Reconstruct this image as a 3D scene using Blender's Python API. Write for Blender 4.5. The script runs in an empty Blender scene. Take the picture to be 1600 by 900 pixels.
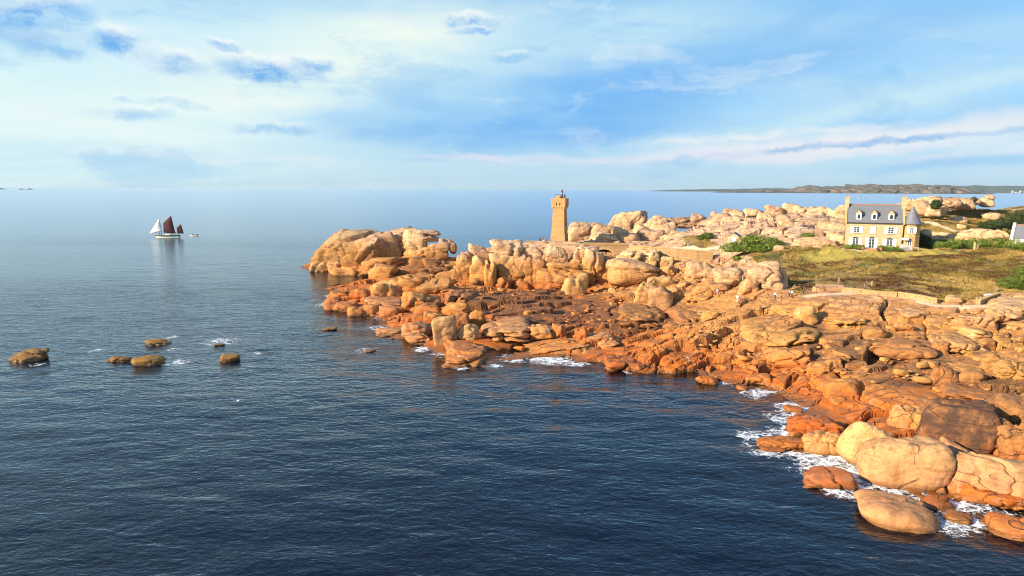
import bpy, bmesh, math, random
import numpy as np
from mathutils import Vector, Matrix

R = math.radians
random.seed(7)
rng = np.random.default_rng(7)
C = bpy.context.scene.collection

# ------------------------------------------------------------------ camera
FPX = 1067.0                       # focal length in photo pixels (1600 wide)
CAM = np.array([0.0, 0.0, 30.0])
PITCH, ROLL = R(8.25), 0.0055
F_ = np.array([0.0, math.cos(PITCH), -math.sin(PITCH)])
R0 = np.array([1.0, 0.0, 0.0])
U0 = np.cross(R0, F_)
R_ = R0 * math.cos(ROLL) + U0 * math.sin(ROLL)
U_ = U0 * math.cos(ROLL) - R0 * math.sin(ROLL)
cam_d = bpy.data.cameras.new('camera')
cam = bpy.data.objects.new('camera', cam_d)
C.objects.link(cam)
cam_d.sensor_width = 36.0
cam_d.lens = 36.0 * FPX / 1600.0
cam_d.clip_start, cam_d.clip_end = 0.5, 90000.0
m = Matrix.Identity(4)
for i in range(3):
    m[i][0], m[i][1], m[i][2], m[i][3] = R_[i], U_[i], -F_[i], CAM[i]
cam.matrix_world = m
bpy.context.scene.camera = cam

# ------------------------------------------------------------------ light
SUN = np.array([-0.84, -0.40, 0.38]); SUN = SUN / np.linalg.norm(SUN)
sun_el = math.asin(SUN[2]); sun_az = math.atan2(SUN[0], SUN[1])
sd = bpy.data.lights.new('sun', 'SUN')
sd.energy, sd.angle, sd.color = 5.0, R(0.6), (1.0, 0.85, 0.64)
so = bpy.data.objects.new('sun', sd); C.objects.link(so)
so.rotation_euler = Vector(-SUN).to_track_quat('-Z', 'Y').to_euler()
so.location = (-100, -60, 120)

vs = bpy.context.scene.view_settings
vs.view_transform, vs.look, vs.gamma, vs.exposure = 'Standard', 'None', 1.0, 0.92
try: vs.use_curve_mapping = False
except Exception: pass
cy = bpy.context.scene.cycles
cy.max_bounces, cy.diffuse_bounces, cy.glossy_bounces = 6, 1, 2
cy.transparent_max_bounces, cy.volume_bounces = 8, 0
cy.use_denoising = True
cy.pixel_filter_type = 'BLACKMAN_HARRIS'; cy.filter_width = 1.05

def ray_dir(u, v):
    d = F_ + (u - 800.0) / FPX * R_ - (v - 450.0) / FPX * U_
    return d / np.linalg.norm(d)
def at_z(u, v, z):
    d = ray_dir(u, v); return CAM + d * ((z - CAM[2]) / d[2])
def at_y(u, v, y):
    d = ray_dir(u, v); return CAM + d * (y / d[1])
def azel(u, v):
    d = ray_dir(u, v); return math.atan2(d[0], d[1]), math.asin(d[2])

# ------------------------------------------------------------------ world
class NT:
    def __init__(s, t): s.t = t; s.N = t.nodes; s.L = t.links; s.N.clear()
    def n(s, typ, **k):
        x = s.N.new(typ)
        for a, b in k.items(): setattr(x, a, b)
        return x
    def put(s, sock, val):
        if isinstance(val, bpy.types.NodeSocket): s.L.new(val, sock)
        elif val is not None: sock.default_value = val
    def math(s, op, a, b=None, c=None, clamp=False):
        x = s.n('ShaderNodeMath', operation=op, use_clamp=clamp)
        for i, q in enumerate((a, b, c)): s.put(x.inputs[i], q) if q is not None else None
        return x.outputs[0]
    def vmath(s, op, a, b=None, out=0):
        x = s.n('ShaderNodeVectorMath', operation=op)
        s.put(x.inputs[0], a)
        if b is not None:
            if op == 'SCALE': s.put(x.inputs['Scale'], b)
            else: s.put(x.inputs[1], b)
        return x.outputs[out]
    def ramp(s, v, lo, hi, a=0.0, b=1.0, smooth=True):
        x = s.n('ShaderNodeMapRange', interpolation_type='SMOOTHSTEP' if smooth else 'LINEAR')
        s.put(x.inputs[0], v)
        for i, q in enumerate((lo, hi, a, b)): s.put(x.inputs[i + 1], q)
        return x.outputs[0]
    def mix(s, f, a, b, mode='MIX'):
        x = s.n('ShaderNodeMix', data_type='RGBA', blend_type=mode)
        s.put(x.inputs[0], f); s.put(x.inputs[6], a); s.put(x.inputs[7], b)
        return x.outputs[2]
    def noise(s, vec, scale, detail=4, rough=0.55, dist=0.0, out=0):
        x = s.n('ShaderNodeTexNoise')
        s.put(x.inputs['Vector'], vec)
        for k, q in (('Scale', scale), ('Detail', detail), ('Roughness', rough), ('Distortion', dist)): s.put(x.inputs[k], q)
        return x.outputs[out]
    def mapping(s, vec, loc=(0, 0, 0), rot=(0, 0, 0), sc=(1, 1, 1), typ='POINT'):
        x = s.n('ShaderNodeMapping', vector_type=typ)
        s.put(x.inputs[0], vec)
        x.inputs['Location'].default_value = loc; x.inputs['Rotation'].default_value = rot; x.inputs['Scale'].default_value = sc
        return x.outputs[0]
def rgb(r, g, b):                  # sRGB 0-255 -> linear
    f = lambda c: (c / 12.92 if c <= 0.04045 else ((c + 0.055) / 1.055) ** 2.4)
    return (f(r / 255), f(g / 255), f(b / 255), 1.0)

world = bpy.data.worlds.new('World'); bpy.context.scene.world = world
world.use_nodes = True
w = NT(world.node_tree)
tc = w.n('ShaderNodeTexCoord')
D = w.vmath('NORMALIZE', tc.outputs['Generated'])
sp = w.n('ShaderNodeSeparateXYZ'); w.put(sp.inputs[0], D)
dx, dy, dz = sp.outputs
sky = w.n('ShaderNodeTexSky', sky_type='NISHITA')
sky.sun_disc = False
sky.sun_elevation, sky.sun_rotation = sun_el, sun_az
sky.air_density, sky.dust_density, sky.ozone_density = 1.0, 0.6, 2.0
az = w.math('ARCTAN2', dx, dy)
el = w.math('ARCSINE', w.math('MINIMUM', w.math('MAXIMUM', dz, -1.0), 1.0))
ae = w.n('ShaderNodeCombineXYZ'); w.put(ae.inputs[0], az); w.put(ae.inputs[1], el)
# clouds lie on a layer: project the view direction onto it so that they foreshorten towards the horizon
zz = w.math('ADD', w.math('MAXIMUM', dz, 0.0), 0.09)
pl = w.n('ShaderNodeCombineXYZ'); w.put(pl.inputs[0], w.math('DIVIDE', dx, zz)); w.put(pl.inputs[1], w.math('DIVIDE', dy, zz))
P = pl.outputs[0]
S = 5.28                            # background strength is 0.1
def sk(r, g, b): q = rgb(r, g, b); return (q[0] * S, q[1] * S, q[2] * S, 1.0)
warp_n = w.noise(ae.outputs[0], 7.0, 5, 0.6, out=1)
warp = w.vmath('SCALE', w.vmath('SUBTRACT', warp_n, (0.5, 0.5, 0.5)), 0.10)
AEW = w.vmath('ADD', ae.outputs[0], w.vmath('MULTIPLY', warp, (1.0, 0.45, 0.0)))
fine_n = w.noise(ae.outputs[0], 34.0, 5, 0.62, out=1)
AEF = w.vmath('ADD', ae.outputs[0], w.vmath('MULTIPLY', w.vmath('SUBTRACT', fine_n, (0.5, 0.5, 0.5)), (0.060, 0.022, 0.0)))
def blob(vec, u, v, ru, rv, ang, lo=1.0, hi=0.15):
    a, e = azel(u, v)
    q = w.mapping(vec, (a, e, 0), (0, 0, R(ang)), (ru / FPX, rv / FPX, 1), 'TEXTURE')
    return w.ramp(w.vmath('LENGTH', q, out=1), lo, hi)
# thin veil everywhere over the Nishita blue
base_sky = w.mix(w.ramp(el, 0.0, 0.22), sk(168, 214, 246), sk(138, 200, 247))
base_sky = w.mix(w.ramp(el, 0.20, 0.75), base_sky, sk(62, 128, 220))
base_sky = w.mix(0.80, sky.outputs[0], base_sky)
veil = w.noise(w.mapping(P, (3.1, 1.7, 0), (0, 0, R(-62)), (0.16, 0.55, 1)), 1.0, 6, 0.52, 0.6)
veil_f = w.math('MULTIPLY', w.ramp(veil, 0.36, 0.68), w.ramp(el, 0.25, 0.9, 1.0, 0.45))
sunward = w.ramp(w.math('ADD', w.math('MULTIPLY', az, -1.0), w.math('MULTIPLY', el, 0.6)), -0.15, 0.62)
sunward = w.math('MULTIPLY', sunward, w.ramp(el, 0.22, 0.6, 1.0, 0.25))
cloud_col = w.mix(sunward, sk(190, 226, 246), sk(226, 252, 250))
col = w.mix(w.math('MULTIPLY', veil_f, 0.7), base_sky, cloud_col)
col = w.mix(w.math('MULTIPLY', sunward, 0.55), col, sk(214, 245, 250))
def layer(vec, args, colour, amt, streak=None):
    global col
    f = blob(vec, *args)
    f = w.math('MULTIPLY', f, amt)
    if streak is not None: f = w.math('MULTIPLY', f, streak)
    col = w.mix(f, col, colour)
st = w.ramp(w.noise(w.mapping(AEW, (0, 0, 0), (0, 0, R(-8)), (6, 30, 1)), 1.0, 5, 0.55), 0.25, 0.65, 0.45, 1.0)
st2 = w.ramp(w.noise(w.mapping(AEF, (4, 2, 0), (0, 0, R(-5)), (14, 60, 1)), 1.0, 5, 0.6), 0.3, 0.62, 0.25, 1.0)
WHITE, PINK, BLUE, DEEP = sk(236, 252, 246), sk(232, 232, 246), sk(134, 196, 246), sk(112, 182, 246)
# bright veils
layer(AEW, (150, 130, 620, 120, 4), sk(226, 250, 250), 0.75, st)
layer(AEW, (540, 85, 380, 82, 14), sk(242, 254, 244), 1.0, st)
layer(AEF, (60, 190, 300, 30, -2), sk(240, 253, 250), 0.8, st2)
layer(AEF, (330, 165, 260, 22, 2), sk(244, 252, 248), 0.7, st2)
layer(AEW, (180, 60, 420, 70, 0), sk(206, 238, 252), 0.7, st)
layer(AEW, (90, 170, 330, 60, -3), sk(226, 251, 250), 0.85, st)
layer(AEW, (250, 205, 330, 34, -2), sk(236, 250, 250), 0.6, st)
layer(AEW, (960, 45, 300, 55, 6), sk(198, 234, 248), 0.8, st)
layer(AEW, (1420, 150, 460, 36, 9), sk(188, 226, 247), 0.85, st)
# large blue-grey masses
layer(AEW, (960, 150, 330, 85, 12), DEEP, 0.85, st)
layer(AEW, (1250, 90, 380, 55, 14), sk(140, 196, 246), 0.75, st)
layer(AEW, (820, 205, 420, 40, 0), DEEP, 0.75, st)
layer(AEW, (620, 178, 200, 26, 2), sk(150, 206, 248), 0.6, st)
layer(AEW, (1500, 190, 240, 30, 6), sk(140, 200, 247), 0.6, st)
# low bands towards the horizon
layer(AEW, (1400, 160, 420, 16, 9), sk(204, 236, 249), 0.75)
layer(AEW, (1330, 220, 440, 26, 4), sk(240, 242, 246), 0.95)
layer(AEF, (1180, 212, 260, 9, 3), sk(246, 246, 246), 0.7, st2)
layer(AEW, (1130, 243, 420, 12, 2), PINK, 0.75, st2)
layer(AEW, (790, 246, 190, 8, -1), PINK, 0.8, st2)
layer(AEW, (300, 242, 330, 9, -1), sk(234, 244, 248), 0.75, st2)
layer(AEW, (1560, 240, 150, 10, 3), PINK, 0.7, st2)
layer(AEF, (1350, 223, 260, 7, 4.5), sk(130, 186, 238), 0.9, st2)
layer(AEF, (1480, 212, 130, 6, 3), sk(126, 184, 238), 0.8, st2)
layer(AEW, (1560, 254, 260, 12, 2), sk(158, 206, 246), 0.7)
layer(AEF, (1540, 272, 110, 6, 1), sk(206, 228, 246), 0.7, st2)
# small cumulus with bright tops and blue bases
puff = w.ramp(w.noise(w.mapping(AEF, (0, 0, 0), (0, 0, 0), (22, 40, 1)), 1.0, 6, 0.66), 0.36, 0.58, 0.30, 1.0)
for (u, v, ru, rv, a, k) in ((188, 66, 48, 24, -3, 1.0), (265, 96, 62, 20, -10, 0.95), (420, 112, 100, 24, -4, 1.0),
                             (495, 100, 46, 15, 2, 0.8), (55, 26, 90, 32, 16, 0.95), (75, 72, 70, 24, 0, 0.6), (355, 72, 34, 10, -8, 0.8),
                             (735, 34, 56, 15, -3, 0.9), (740, 48, 40, 8, 3, 0.7), (200, 176, 75, 13, 2, 0.5), (280, 160, 55, 10, -6, 0.55),
                             (430, 200, 85, 13, 0, 0.5), (190, 152, 28, 9, 0, 0.4), (800, 90, 40, 10, 2, 0.5)):
    layer(AEF, (u, v - rv * 0.7, ru * 0.9, rv * 0.62, a), sk(250, 255, 250), 0.95 * k, puff)
    layer(AEF, (u, v + 2, ru, rv * 0.95, a), sk(104, 176, 240), 1.0 * k, puff)
tx = w.noise(w.mapping(AEF, (2, 5, 0), (0, 0, R(-7)), (4.5, 17, 1)), 1.0, 8, 0.62, 0.5)
lowf = w.ramp(el, 0.30, 0.6, 1.0, 0.4)
col = w.mix(w.math('MULTIPLY', w.math('MULTIPLY', w.ramp(tx, 0.52, 0.70), lowf), 0.50), col, sk(236, 247, 250))
col = w.mix(w.math('MULTIPLY', w.math('MULTIPLY', w.ramp(tx, 0.48, 0.32), lowf), 0.42), col, sk(132, 192, 242))
below = w.ramp(dz, -0.02, 0.0)
col = w.mix(below, sk(150, 186, 220), col)
bg = w.n('ShaderNodeBackground'); w.put(bg.inputs[0], col); bg.inputs[1].default_value = 0.1
wo = w.n('ShaderNodeOutputWorld'); w.L.new(bg.outputs[0], wo.inputs[0])
world.cycles.sampling_method = 'MANUAL'; world.cycles.sample_map_resolution = 512

# ------------------------------------------------------------------ numpy noise
def _h(ix, iy, iz, s):
    with np.errstate(over='ignore'):
        n = ix.astype(np.uint32) * np.uint32(374761393) + iy.astype(np.uint32) * np.uint32(668265263) + iz.astype(np.uint32) * np.uint32(2147483647 - 1234567) + np.uint32((s * 2654435761) & 0xffffffff)
        n = (n ^ (n >> np.uint32(13))) * np.uint32(1274126177)
        n = (n ^ (n >> np.uint32(15))) * np.uint32(2246822519)
        return ((n ^ (n >> np.uint32(16))) & np.uint32(0xffffff)).astype(np.float64) / float(0xffffff)
def noise2(x, y, s=0):
    ix, iy = np.floor(x).astype(np.int64), np.floor(y).astype(np.int64)
    fx, fy = x - ix, y - iy
    fx = fx * fx * fx * (fx * (fx * 6 - 15) + 10); fy = fy * fy * fy * (fy * (fy * 6 - 15) + 10)
    z = np.zeros_like(ix)
    a, b, c, d = _h(ix, iy, z, s), _h(ix + 1, iy, z, s), _h(ix, iy + 1, z, s), _h(ix + 1, iy + 1, z, s)
    return (a + (b - a) * fx + (c - a) * fy + (a - b - c + d) * fx * fy) * 2 - 1
def fbm2(x, y, s=0, o=4, g=0.5):
    r, a = 0, 1.0
    for i in range(o): r = r + a * noise2(x * 2 ** i + 17.3 * i, y * 2 ** i - 9.1 * i, s + i); a *= g
    return r
def noise3(p, s=0):
    i = np.floor(p).astype(np.int64); f = p - i
    f = f * f * f * (f * (f * 6 - 15) + 10)
    r = 0
    for dx_ in (0, 1):
        for dy_ in (0, 1):
            for dz_ in (0, 1):
                wgt = (f[:, 0] if dx_ else 1 - f[:, 0]) * (f[:, 1] if dy_ else 1 - f[:, 1]) * (f[:, 2] if dz_ else 1 - f[:, 2])
                r = r + wgt * _h(i[:, 0] + dx_, i[:, 1] + dy_, i[:, 2] + dz_, s)
    return r * 2 - 1
def fbm3(p, s=0, o=4, g=0.5):
    r, a = 0, 1.0
    for k in range(o): r = r + a * noise3(p * 2 ** k + 13.7 * k, s + k); a *= g
    return r
def voronoi(x, y, s):
    """jittered-grid cells: distance gap to the 2nd nearest, offset from the cell's centre, three random numbers of the cell"""
    ix, iy = np.floor(x).astype(np.int64), np.floor(y).astype(np.int64)
    f1 = np.full(x.shape, 9e9); f2 = f1.copy(); bx = np.zeros(x.shape); by = bx.copy()
    cx = np.zeros(x.shape, np.int64); cyy = cx.copy(); z = np.zeros_like(ix)
    for ox in (-1, 0, 1):
        for oy in (-1, 0, 1):
            gx, gy = ix + ox, iy + oy
            px = gx + 0.08 + 0.84 * _h(gx, gy, z, s); py = gy + 0.08 + 0.84 * _h(gx, gy, z, s + 1)
            d = (x - px) ** 2 + (y - py) ** 2
            near = d < f1
            f2 = np.where(near, f1, np.minimum(f2, d))
            bx, by = np.where(near, px, bx), np.where(near, py, by)
            cx, cyy = np.where(near, gx, cx), np.where(near, gy, cyy)
            f1 = np.where(near, d, f1)
    return np.sqrt(f2) - np.sqrt(f1), x - bx, y - by, _h(cx, cyy, z, s + 2), _h(cx, cyy, z, s + 3), _h(cx, cyy, z, s + 4)
def sstep(x, a, b):
    t = np.clip((x - a) / (b - a), 0, 1); return t * t * (3 - 2 * t)

# ------------------------------------------------------------------ terrain base: thin plate through surveyed points
SHORE = [(1640, 820), (1600, 812), (1530, 795), (1470, 772), (1400, 752), (1330, 730), (1270, 708), (1200, 700), (1192, 688), (1255, 672), (1296, 652),
         (1262, 634), (1205, 608), (1150, 600), (1090, 592), (1040, 587), (980, 580), (920, 570), (850, 564), (795, 552), (765, 560), (735, 570), (695, 552),
         (640, 537), (592, 520), (603, 505), (560, 492), (518, 480), (505, 470), (535, 462), (512, 452), (548, 441), (580, 432), (545, 428), (500, 424), (486, 414)]
CTRL = []
for u, v in SHORE: CTRL.append((*at_z(u, v, 0.0)[:2], 0.0))
def cz(u, v, z): CTRL.append(tuple(at_z(u, v, z)))
def cyp(u, v, y): CTRL.append(tuple(at_y(u, v, y)))
for q in [(760, 447, 2.6), (850, 452, 2.8), (950, 460, 3.2), (800, 490, 1.9), (900, 500, 2.2), (1000, 500, 3), (900, 540, 1.3), (800, 525, 1.5), (700, 515, 1.5),
          (1000, 550, 1.5), (1100, 540, 2.5), (1100, 480, 5), (1050, 455, 6), (1000, 450, 5), (1100, 445, 8), (1170, 450, 9), (1200, 475, 7.4), (1200, 510, 5),
          (1200, 560, 2.5), (1300, 480, 8), (1300, 520, 5), (1300, 560, 3.5), (1300, 600, 2), (1400, 472, 9), (1400, 520, 6), (1400, 560, 4.2), (1400, 600, 3),
          (1400, 650, 1.8), (1500, 480, 9), (1500, 530, 6), (1500, 580, 4), (1500, 640, 2.6), (1500, 700, 1.6), (1600, 480, 9.5), (1600, 530, 6.5), (1600, 590, 4.5),
          (1600, 650, 3), (1600, 720, 2), (1600, 775, 1), (1700, 500, 9.5), (1700, 600, 5), (1700, 720, 2.5),
          (620, 450, 2), (560, 460, 1.2), (650, 480, 1.6), (600, 475, 1.4), (700, 445, 3), (700, 470, 2), (660, 425, 4), (600, 415, 3.5), (660, 510, 1.3),
          (1250, 432, 9.6), (1350, 440, 10.6), (1450, 440, 10.6), (1550, 440, 10.6), (1370, 389, 15), (1320, 389, 15), (1430, 389, 15), (1250, 395, 14), (1480, 395, 15), (1600, 400, 14.5),
          (1350, 460, 9.3), (1450, 458, 9.8), (1160, 395, 12.7), (1220, 410, 12), (1550, 350, 19), (1450, 347, 20.6), (1550, 330, 22.5), (1480, 328, 23.4),
          (1600, 330, 22), (1600, 370, 17), (1700, 380, 17), (1700, 440, 11), (1700, 330, 22), (1400, 360, 18), (1350, 350, 19), (1300, 384, 15.5)]: cz(*q)
for q in [(560, 395, 250), (600, 385, 252), (680, 400, 240), (640, 395, 246), (700, 420, 222), (1240, 350, 210), (1240, 335, 232), (1180, 348, 222), (1100, 356, 232), (1100, 368, 214), (1040, 372, 235),
          (1200, 378, 187), (1300, 350, 210), (1300, 340, 228), (950, 376, 235), (900, 378, 235), (1000, 374, 236), (1050, 386, 213), (1100, 386, 205), (980, 396, 214),
          (873, 379, 226), (840, 380, 226), (910, 381, 224), (873, 384, 214), (835, 386, 214), (760, 400, 212), (740, 415, 210), (910, 388, 212), (850, 440, 204), (800, 442, 203), (900, 438, 203), (750, 440, 203), (1480, 322, 255), (1600, 322, 265), (1700, 322, 265)]: cyp(*q)
for u, y, z in [(490, 275, -3), (560, 285, -3), (640, 280, -3), (720, 262, -3), (800, 258, -3), (870, 268, 1), (950, 292, 2), (950, 310, -4), (1050, 320, -4), (1150, 330, -4), (1300, 340, -4), (1500, 390, -4), (1700, 410, -4),
                (1150, 280, 10), (1300, 285, 12), (1050, 275, 8), (1480, 310, 14), (1650, 320, 14)]:
    CTRL.append(((u - 800) / FPX * y, y, z))
for u, v, z in [(1560, 860, -2.0), (1400, 850, -2.4), (1250, 740, -1.6), (1250, 790, -3.5), (1120, 730, -3), (1150, 660, -1.3), (1100, 640, -2.2), (1000, 620, -1.6), (880, 600, -1.8), (800, 600, -3), (700, 610, -5), (560, 560, -4), (500, 520, -4),
                (460, 480, -4), (450, 430, -5), (440, 400, -6), (900, 700, -7), (700, 750, -9), (1100, 850, -7), (300, 600, -7), (200, 450, -9), (1700, 860, -3)]:
    CTRL.append((*at_z(u, v, 0)[:2], z))
CT = np.array(CTRL)
def tps_fit(c, lam=0.6):
    n = len(c); X = c[:, :2] / 100
    r = np.sqrt(((X[:, None] - X[None]) ** 2).sum(-1)); K = np.where(r > 0, r * r * np.log(r + 1e-12), 0) + np.eye(n) * lam * 1e-3
    Pm = np.c_[np.ones(n), X]; A = np.zeros((n + 3, n + 3)); A[:n, :n] = K; A[:n, n:] = Pm; A[n:, :n] = Pm.T
    return np.linalg.solve(A, np.r_[c[:, 2], 0, 0, 0]), X
TW, TX = tps_fit(CT)
def base_z(x, y):
    x, y = np.atleast_1d(np.asarray(x, float)), np.atleast_1d(np.asarray(y, float))
    out = np.empty(x.shape); xf, yf, of = x.ravel() / 100, y.ravel() / 100, out.reshape(-1)
    n = len(TX)
    for i in range(0, len(xf), 40000):
        s = slice(i, i + 40000)
        r2 = (xf[s, None] - TX[None, :, 0]) ** 2 + (yf[s, None] - TX[None, :, 1]) ** 2
        of[s] = (0.5 * r2 * np.log(r2 + 1e-12)) @ TW[:n] + TW[n] + TW[n + 1] * xf[s] + TW[n + 2] * yf[s]
    return np.clip(out, -8, 27)
def hit(u, v):
    """where the sight line through a photo pixel meets the ground (or the sea surface)"""
    d = ray_dir(u, v); t = np.arange(45, 480, 0.5) / d[1]
    p = CAM + t[:, None] * d
    g = np.maximum(base_z(p[:, 0], p[:, 1]), 0.0)
    k = np.argmax(p[:, 2] <= g)
    if p[k, 2] > g[k]: k = len(t) - 1
    return p[k]

def in_poly(x, y, poly):
    c = np.zeros(x.shape, bool); n = len(poly)
    for i in range(n):
        (x0, y0), (x1, y1) = poly[i], poly[(i + 1) % n]
        if y0 == y1: continue
        c ^= ((y0 > y) != (y1 > y)) & (x < (x1 - x0) * (y - y0) / (y1 - y0) + x0)
    return c
def poly_sd(x, y, poly):
    """signed distance, positive inside"""
    d = np.full(x.shape, 1e9); n = len(poly)
    for i in range(n):
        ax, ay = poly[i]; bx, by = poly[(i + 1) % n]
        ex, ey = bx - ax, by - ay
        t = np.clip(((x - ax) * ex + (y - ay) * ey) / (ex * ex + ey * ey + 1e-9), 0, 1)
        d = np.minimum(d, np.hypot(x - ax - t * ex, y - ay - t * ey))
    return np.where(in_poly(x, y, poly), d, -d)
def wpoly(pix): return [tuple(hit(u, v)[:2]) for u, v in pix]
HEATH = [wpoly([(1145, 402), (1195, 415), (1238, 448), (1235, 458), (1300, 449), (1400, 455), (1470, 470), (1530, 467), (1640, 452), (1640, 388), (1440, 383), (1320, 386), (1230, 384), (1165, 394)]),
         wpoly([(1432, 383), (1432, 336), (1500, 328), (1640, 318), (1640, 386)]),
         wpoly([(1060, 372), (1110, 362), (1118, 384), (1070, 390)])]
LAWN = wpoly([(1240, 398), (1320, 388), (1440, 388), (1520, 398), (1400, 402), (1290, 410)])
PATHS = [[(1262, 464), (1300, 460), (1345, 456), (1400, 460), (1430, 468), (1460, 478), (1510, 479), (1560, 477), (1600, 470)],
         [(1425, 338), (1450, 347), (1475, 355), (1492, 362)],
         [(1318, 389), (1380, 390), (1440, 390), (1500, 388)],
         [(885, 380), (960, 386), (1020, 388), (1100, 389), (1150, 386)]]
PATHW = [[tuple(hit(u, v)[:2]) for u, v in p] for p in PATHS]
def line_d(x, y, pts):
    d = np.full(x.shape, 1e9)
    for (ax, ay), (bx, by) in zip(pts[:-1], pts[1:]):
        ex, ey = bx - ax, by - ay
        t = np.clip(((x - ax) * ex + (y - ay) * ey) / (ex * ex + ey * ey + 1e-9), 0, 1)
        d = np.minimum(d, np.hypot(x - ax - t * ex, y - ay - t * ey))
    return d
# dark brown weathered band of the platform under the lighthouse and the foot of the path
DARKZ = wpoly([(690, 470), (760, 450), (880, 455), (980, 470), (1080, 478), (1110, 500), (1030, 520), (960, 520), (880, 512), (800, 512), (720, 495)])
DARKZ2 = wpoly([(1230, 500), (1330, 505), (1420, 545), (1600, 560), (1640, 640), (1480, 640), (1400, 600), (1290, 560)])

def masks(x, y):
    w1 = fbm2(x / 6, y / 6, 91, 3) * 2.2
    heath = np.maximum.reduce([sstep(poly_sd(x, y, p) + w1, -0.8, 1.2) for p in HEATH])
    path = np.minimum.reduce([line_d(x, y, p) for p in PATHW]) + fbm2(x / 2, y / 2, 5, 2) * 0.2
    path = 1 - sstep(path, 0.75, 1.15)
    return heath, path
def ground(x, y, detail=True):
    b = base_z(x, y)
    heath, path = masks(x, y)
    if not detail: return b
    rock = (1 - heath) * (1 - 0.85 * path)
    amp = rock * (0.35 + 0.65 * sstep(b, -1.0, 2.2))
    near_p = np.minimum.reduce([line_d(x, y, p) for p in PATHW]); near_h = np.maximum.reduce([poly_sd(x, y, p) for p in HEATH])
    amp = amp * (0.4 + 0.6 * sstep(near_p, 1.0, 7.0)) * (1 - 0.5 * sstep(near_h, -7.0, 0.0))
    amp = amp * (0.05 + 0.95 * sstep(np.hypot((x - 14.0) / 1.25, y - 223.0), 9.0, 14.0))       # levelled ground of the lighthouse terrace
    wx, wy = x + fbm2(x / 7, y / 7, 11, 3) * 1.5, y + fbm2(x / 7, y / 7, 21, 3) * 1.5
    ca, sa = math.cos(0.32), math.sin(0.32)
    rx, ry = wx * ca + wy * sa, -wx * sa + wy * ca
    z = b.copy()
    pitv = np.zeros_like(b)
    rough_zone = sstep(fbm2(x / 17, y / 17, 70, 2), 0.0, 0.45)          # broken ground against smooth slabs
    for i, (sx, sy, A, T, Dp, wm, rm) in enumerate(((15.0, 7.5, 1.0, 1.5, 1.5, 0.16, 0.55), (6.2, 2.9, 0.50, 0.8, 0.8, 0.12, 0.28), (2.4, 1.15, 0.30, 0.42, 0.5, 0.10, 0.20))):
        k_ = 0.035 if i else 0.02
        e, ox, oy, r1, r2, r3 = voronoi(rx / sx + k_ * noise2(x / 1.9, y / 1.9, 41 + i), ry / sy + k_ * noise2(x / 1.9, y / 1.9, 51 + i), 60 + 7 * i)
        e = e * 0.5 * math.sqrt(sx * sy)                                   # roughly metres to the joint
        keep = 1.0 if i == 0 else (0.18 + 0.82 * rough_zone if i == 1 else 0.9 * rough_zone * sstep(fbm2(x / 9, y / 9, 77, 2), -0.2, 0.25))
        openj = sstep(r2 + 0.25 * noise2(x / 4, y / 4, 90 + i), 0.15, 0.55)
        z += amp * keep * (A * (r1 - 0.5) + T * (ox * (r2 - 0.5) * 2 + oy * (r3 - 0.75) * 1.5) - Dp * np.exp(-(e / wm) ** 2) * (0.25 + openj) - 0.55 * rm * np.exp(-e / rm))
    z += amp * (0.34 * fbm2(x / 8, y / 8, 81, 3) + 0.04 * fbm2(x / 0.9, y / 2.0, 85, 3))
    hq = 0.7; qq = z / hq + 0.35 * fbm2(x / 6, y / 4, 87, 3); fr_ = qq - np.floor(qq)      # bedding ledges
    z += amp * hq * 0.55 * sstep(fbm2(x / 12, y / 12, 88, 2), -0.3, 0.2) * (sstep(fr_, 0.66, 1.0) - fr_)
    pitv = pitv * 0
    z += heath * (0.45 * fbm2(x / 7, y / 7, 95, 3) + 0.16 * fbm2(x / 1.3, y / 1.3, 97, 3))
    return z, heath, path, pitv * rock

# ------------------------------------------------------------------ mesh helpers
def mesh_np(name, co, faces, attrs=None, smooth=True):
    """faces: (n,3) or (n,4) array"""
    me = bpy.data.meshes.new(name); k = faces.shape[1]
    me.vertices.add(len(co)); me.vertices.foreach_set('co', np.asarray(co, np.float32).ravel())
    me.loops.add(faces.size); me.loops.foreach_set('vertex_index', faces.astype(np.int32).ravel())
    me.polygons.add(len(faces)); me.polygons.foreach_set('loop_start', np.arange(0, faces.size, k, dtype=np.int32))
    try: me.polygons.foreach_set('loop_total', np.full(len(faces), k, np.int32))
    except Exception: pass
    for an, arr in (attrs or {}).items():
        if arr.ndim == 1:
            me.attributes.new(an, 'FLOAT', 'POINT').data.foreach_set('value', arr.astype(np.float32))
        else:
            c4 = np.c_[arr, np.ones(len(arr))] if arr.shape[1] == 3 else arr
            me.attributes.new(an, 'FLOAT_COLOR', 'POINT').data.foreach_set('color', c4.astype(np.float32).ravel())
    me.update(calc_edges=True); me.validate()
    me.polygons.foreach_set('use_smooth', np.full(len(me.polygons), smooth))
    return me
def link(name, me, mat=None, parent=None):
    o = bpy.data.objects.new(name, me); C.objects.link(o)
    if mat is not None and me is not None and len(me.materials) == 0: me.materials.append(mat)
    if parent is not None: o.parent = parent
    return o
def tag(o, label=None, cat=None, group=None, kind=None):
    if label: o['label'] = label
    if cat: o['category'] = cat
    if group: o['group'] = group
    if kind: o['kind'] = kind
    return o
def empty(name, loc, rz=0.0):
    o = bpy.data.objects.new(name, None); C.objects.link(o)
    o.location = loc; o.rotation_euler = (0, 0, rz); o.empty_display_size = 0.3
    return o
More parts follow.
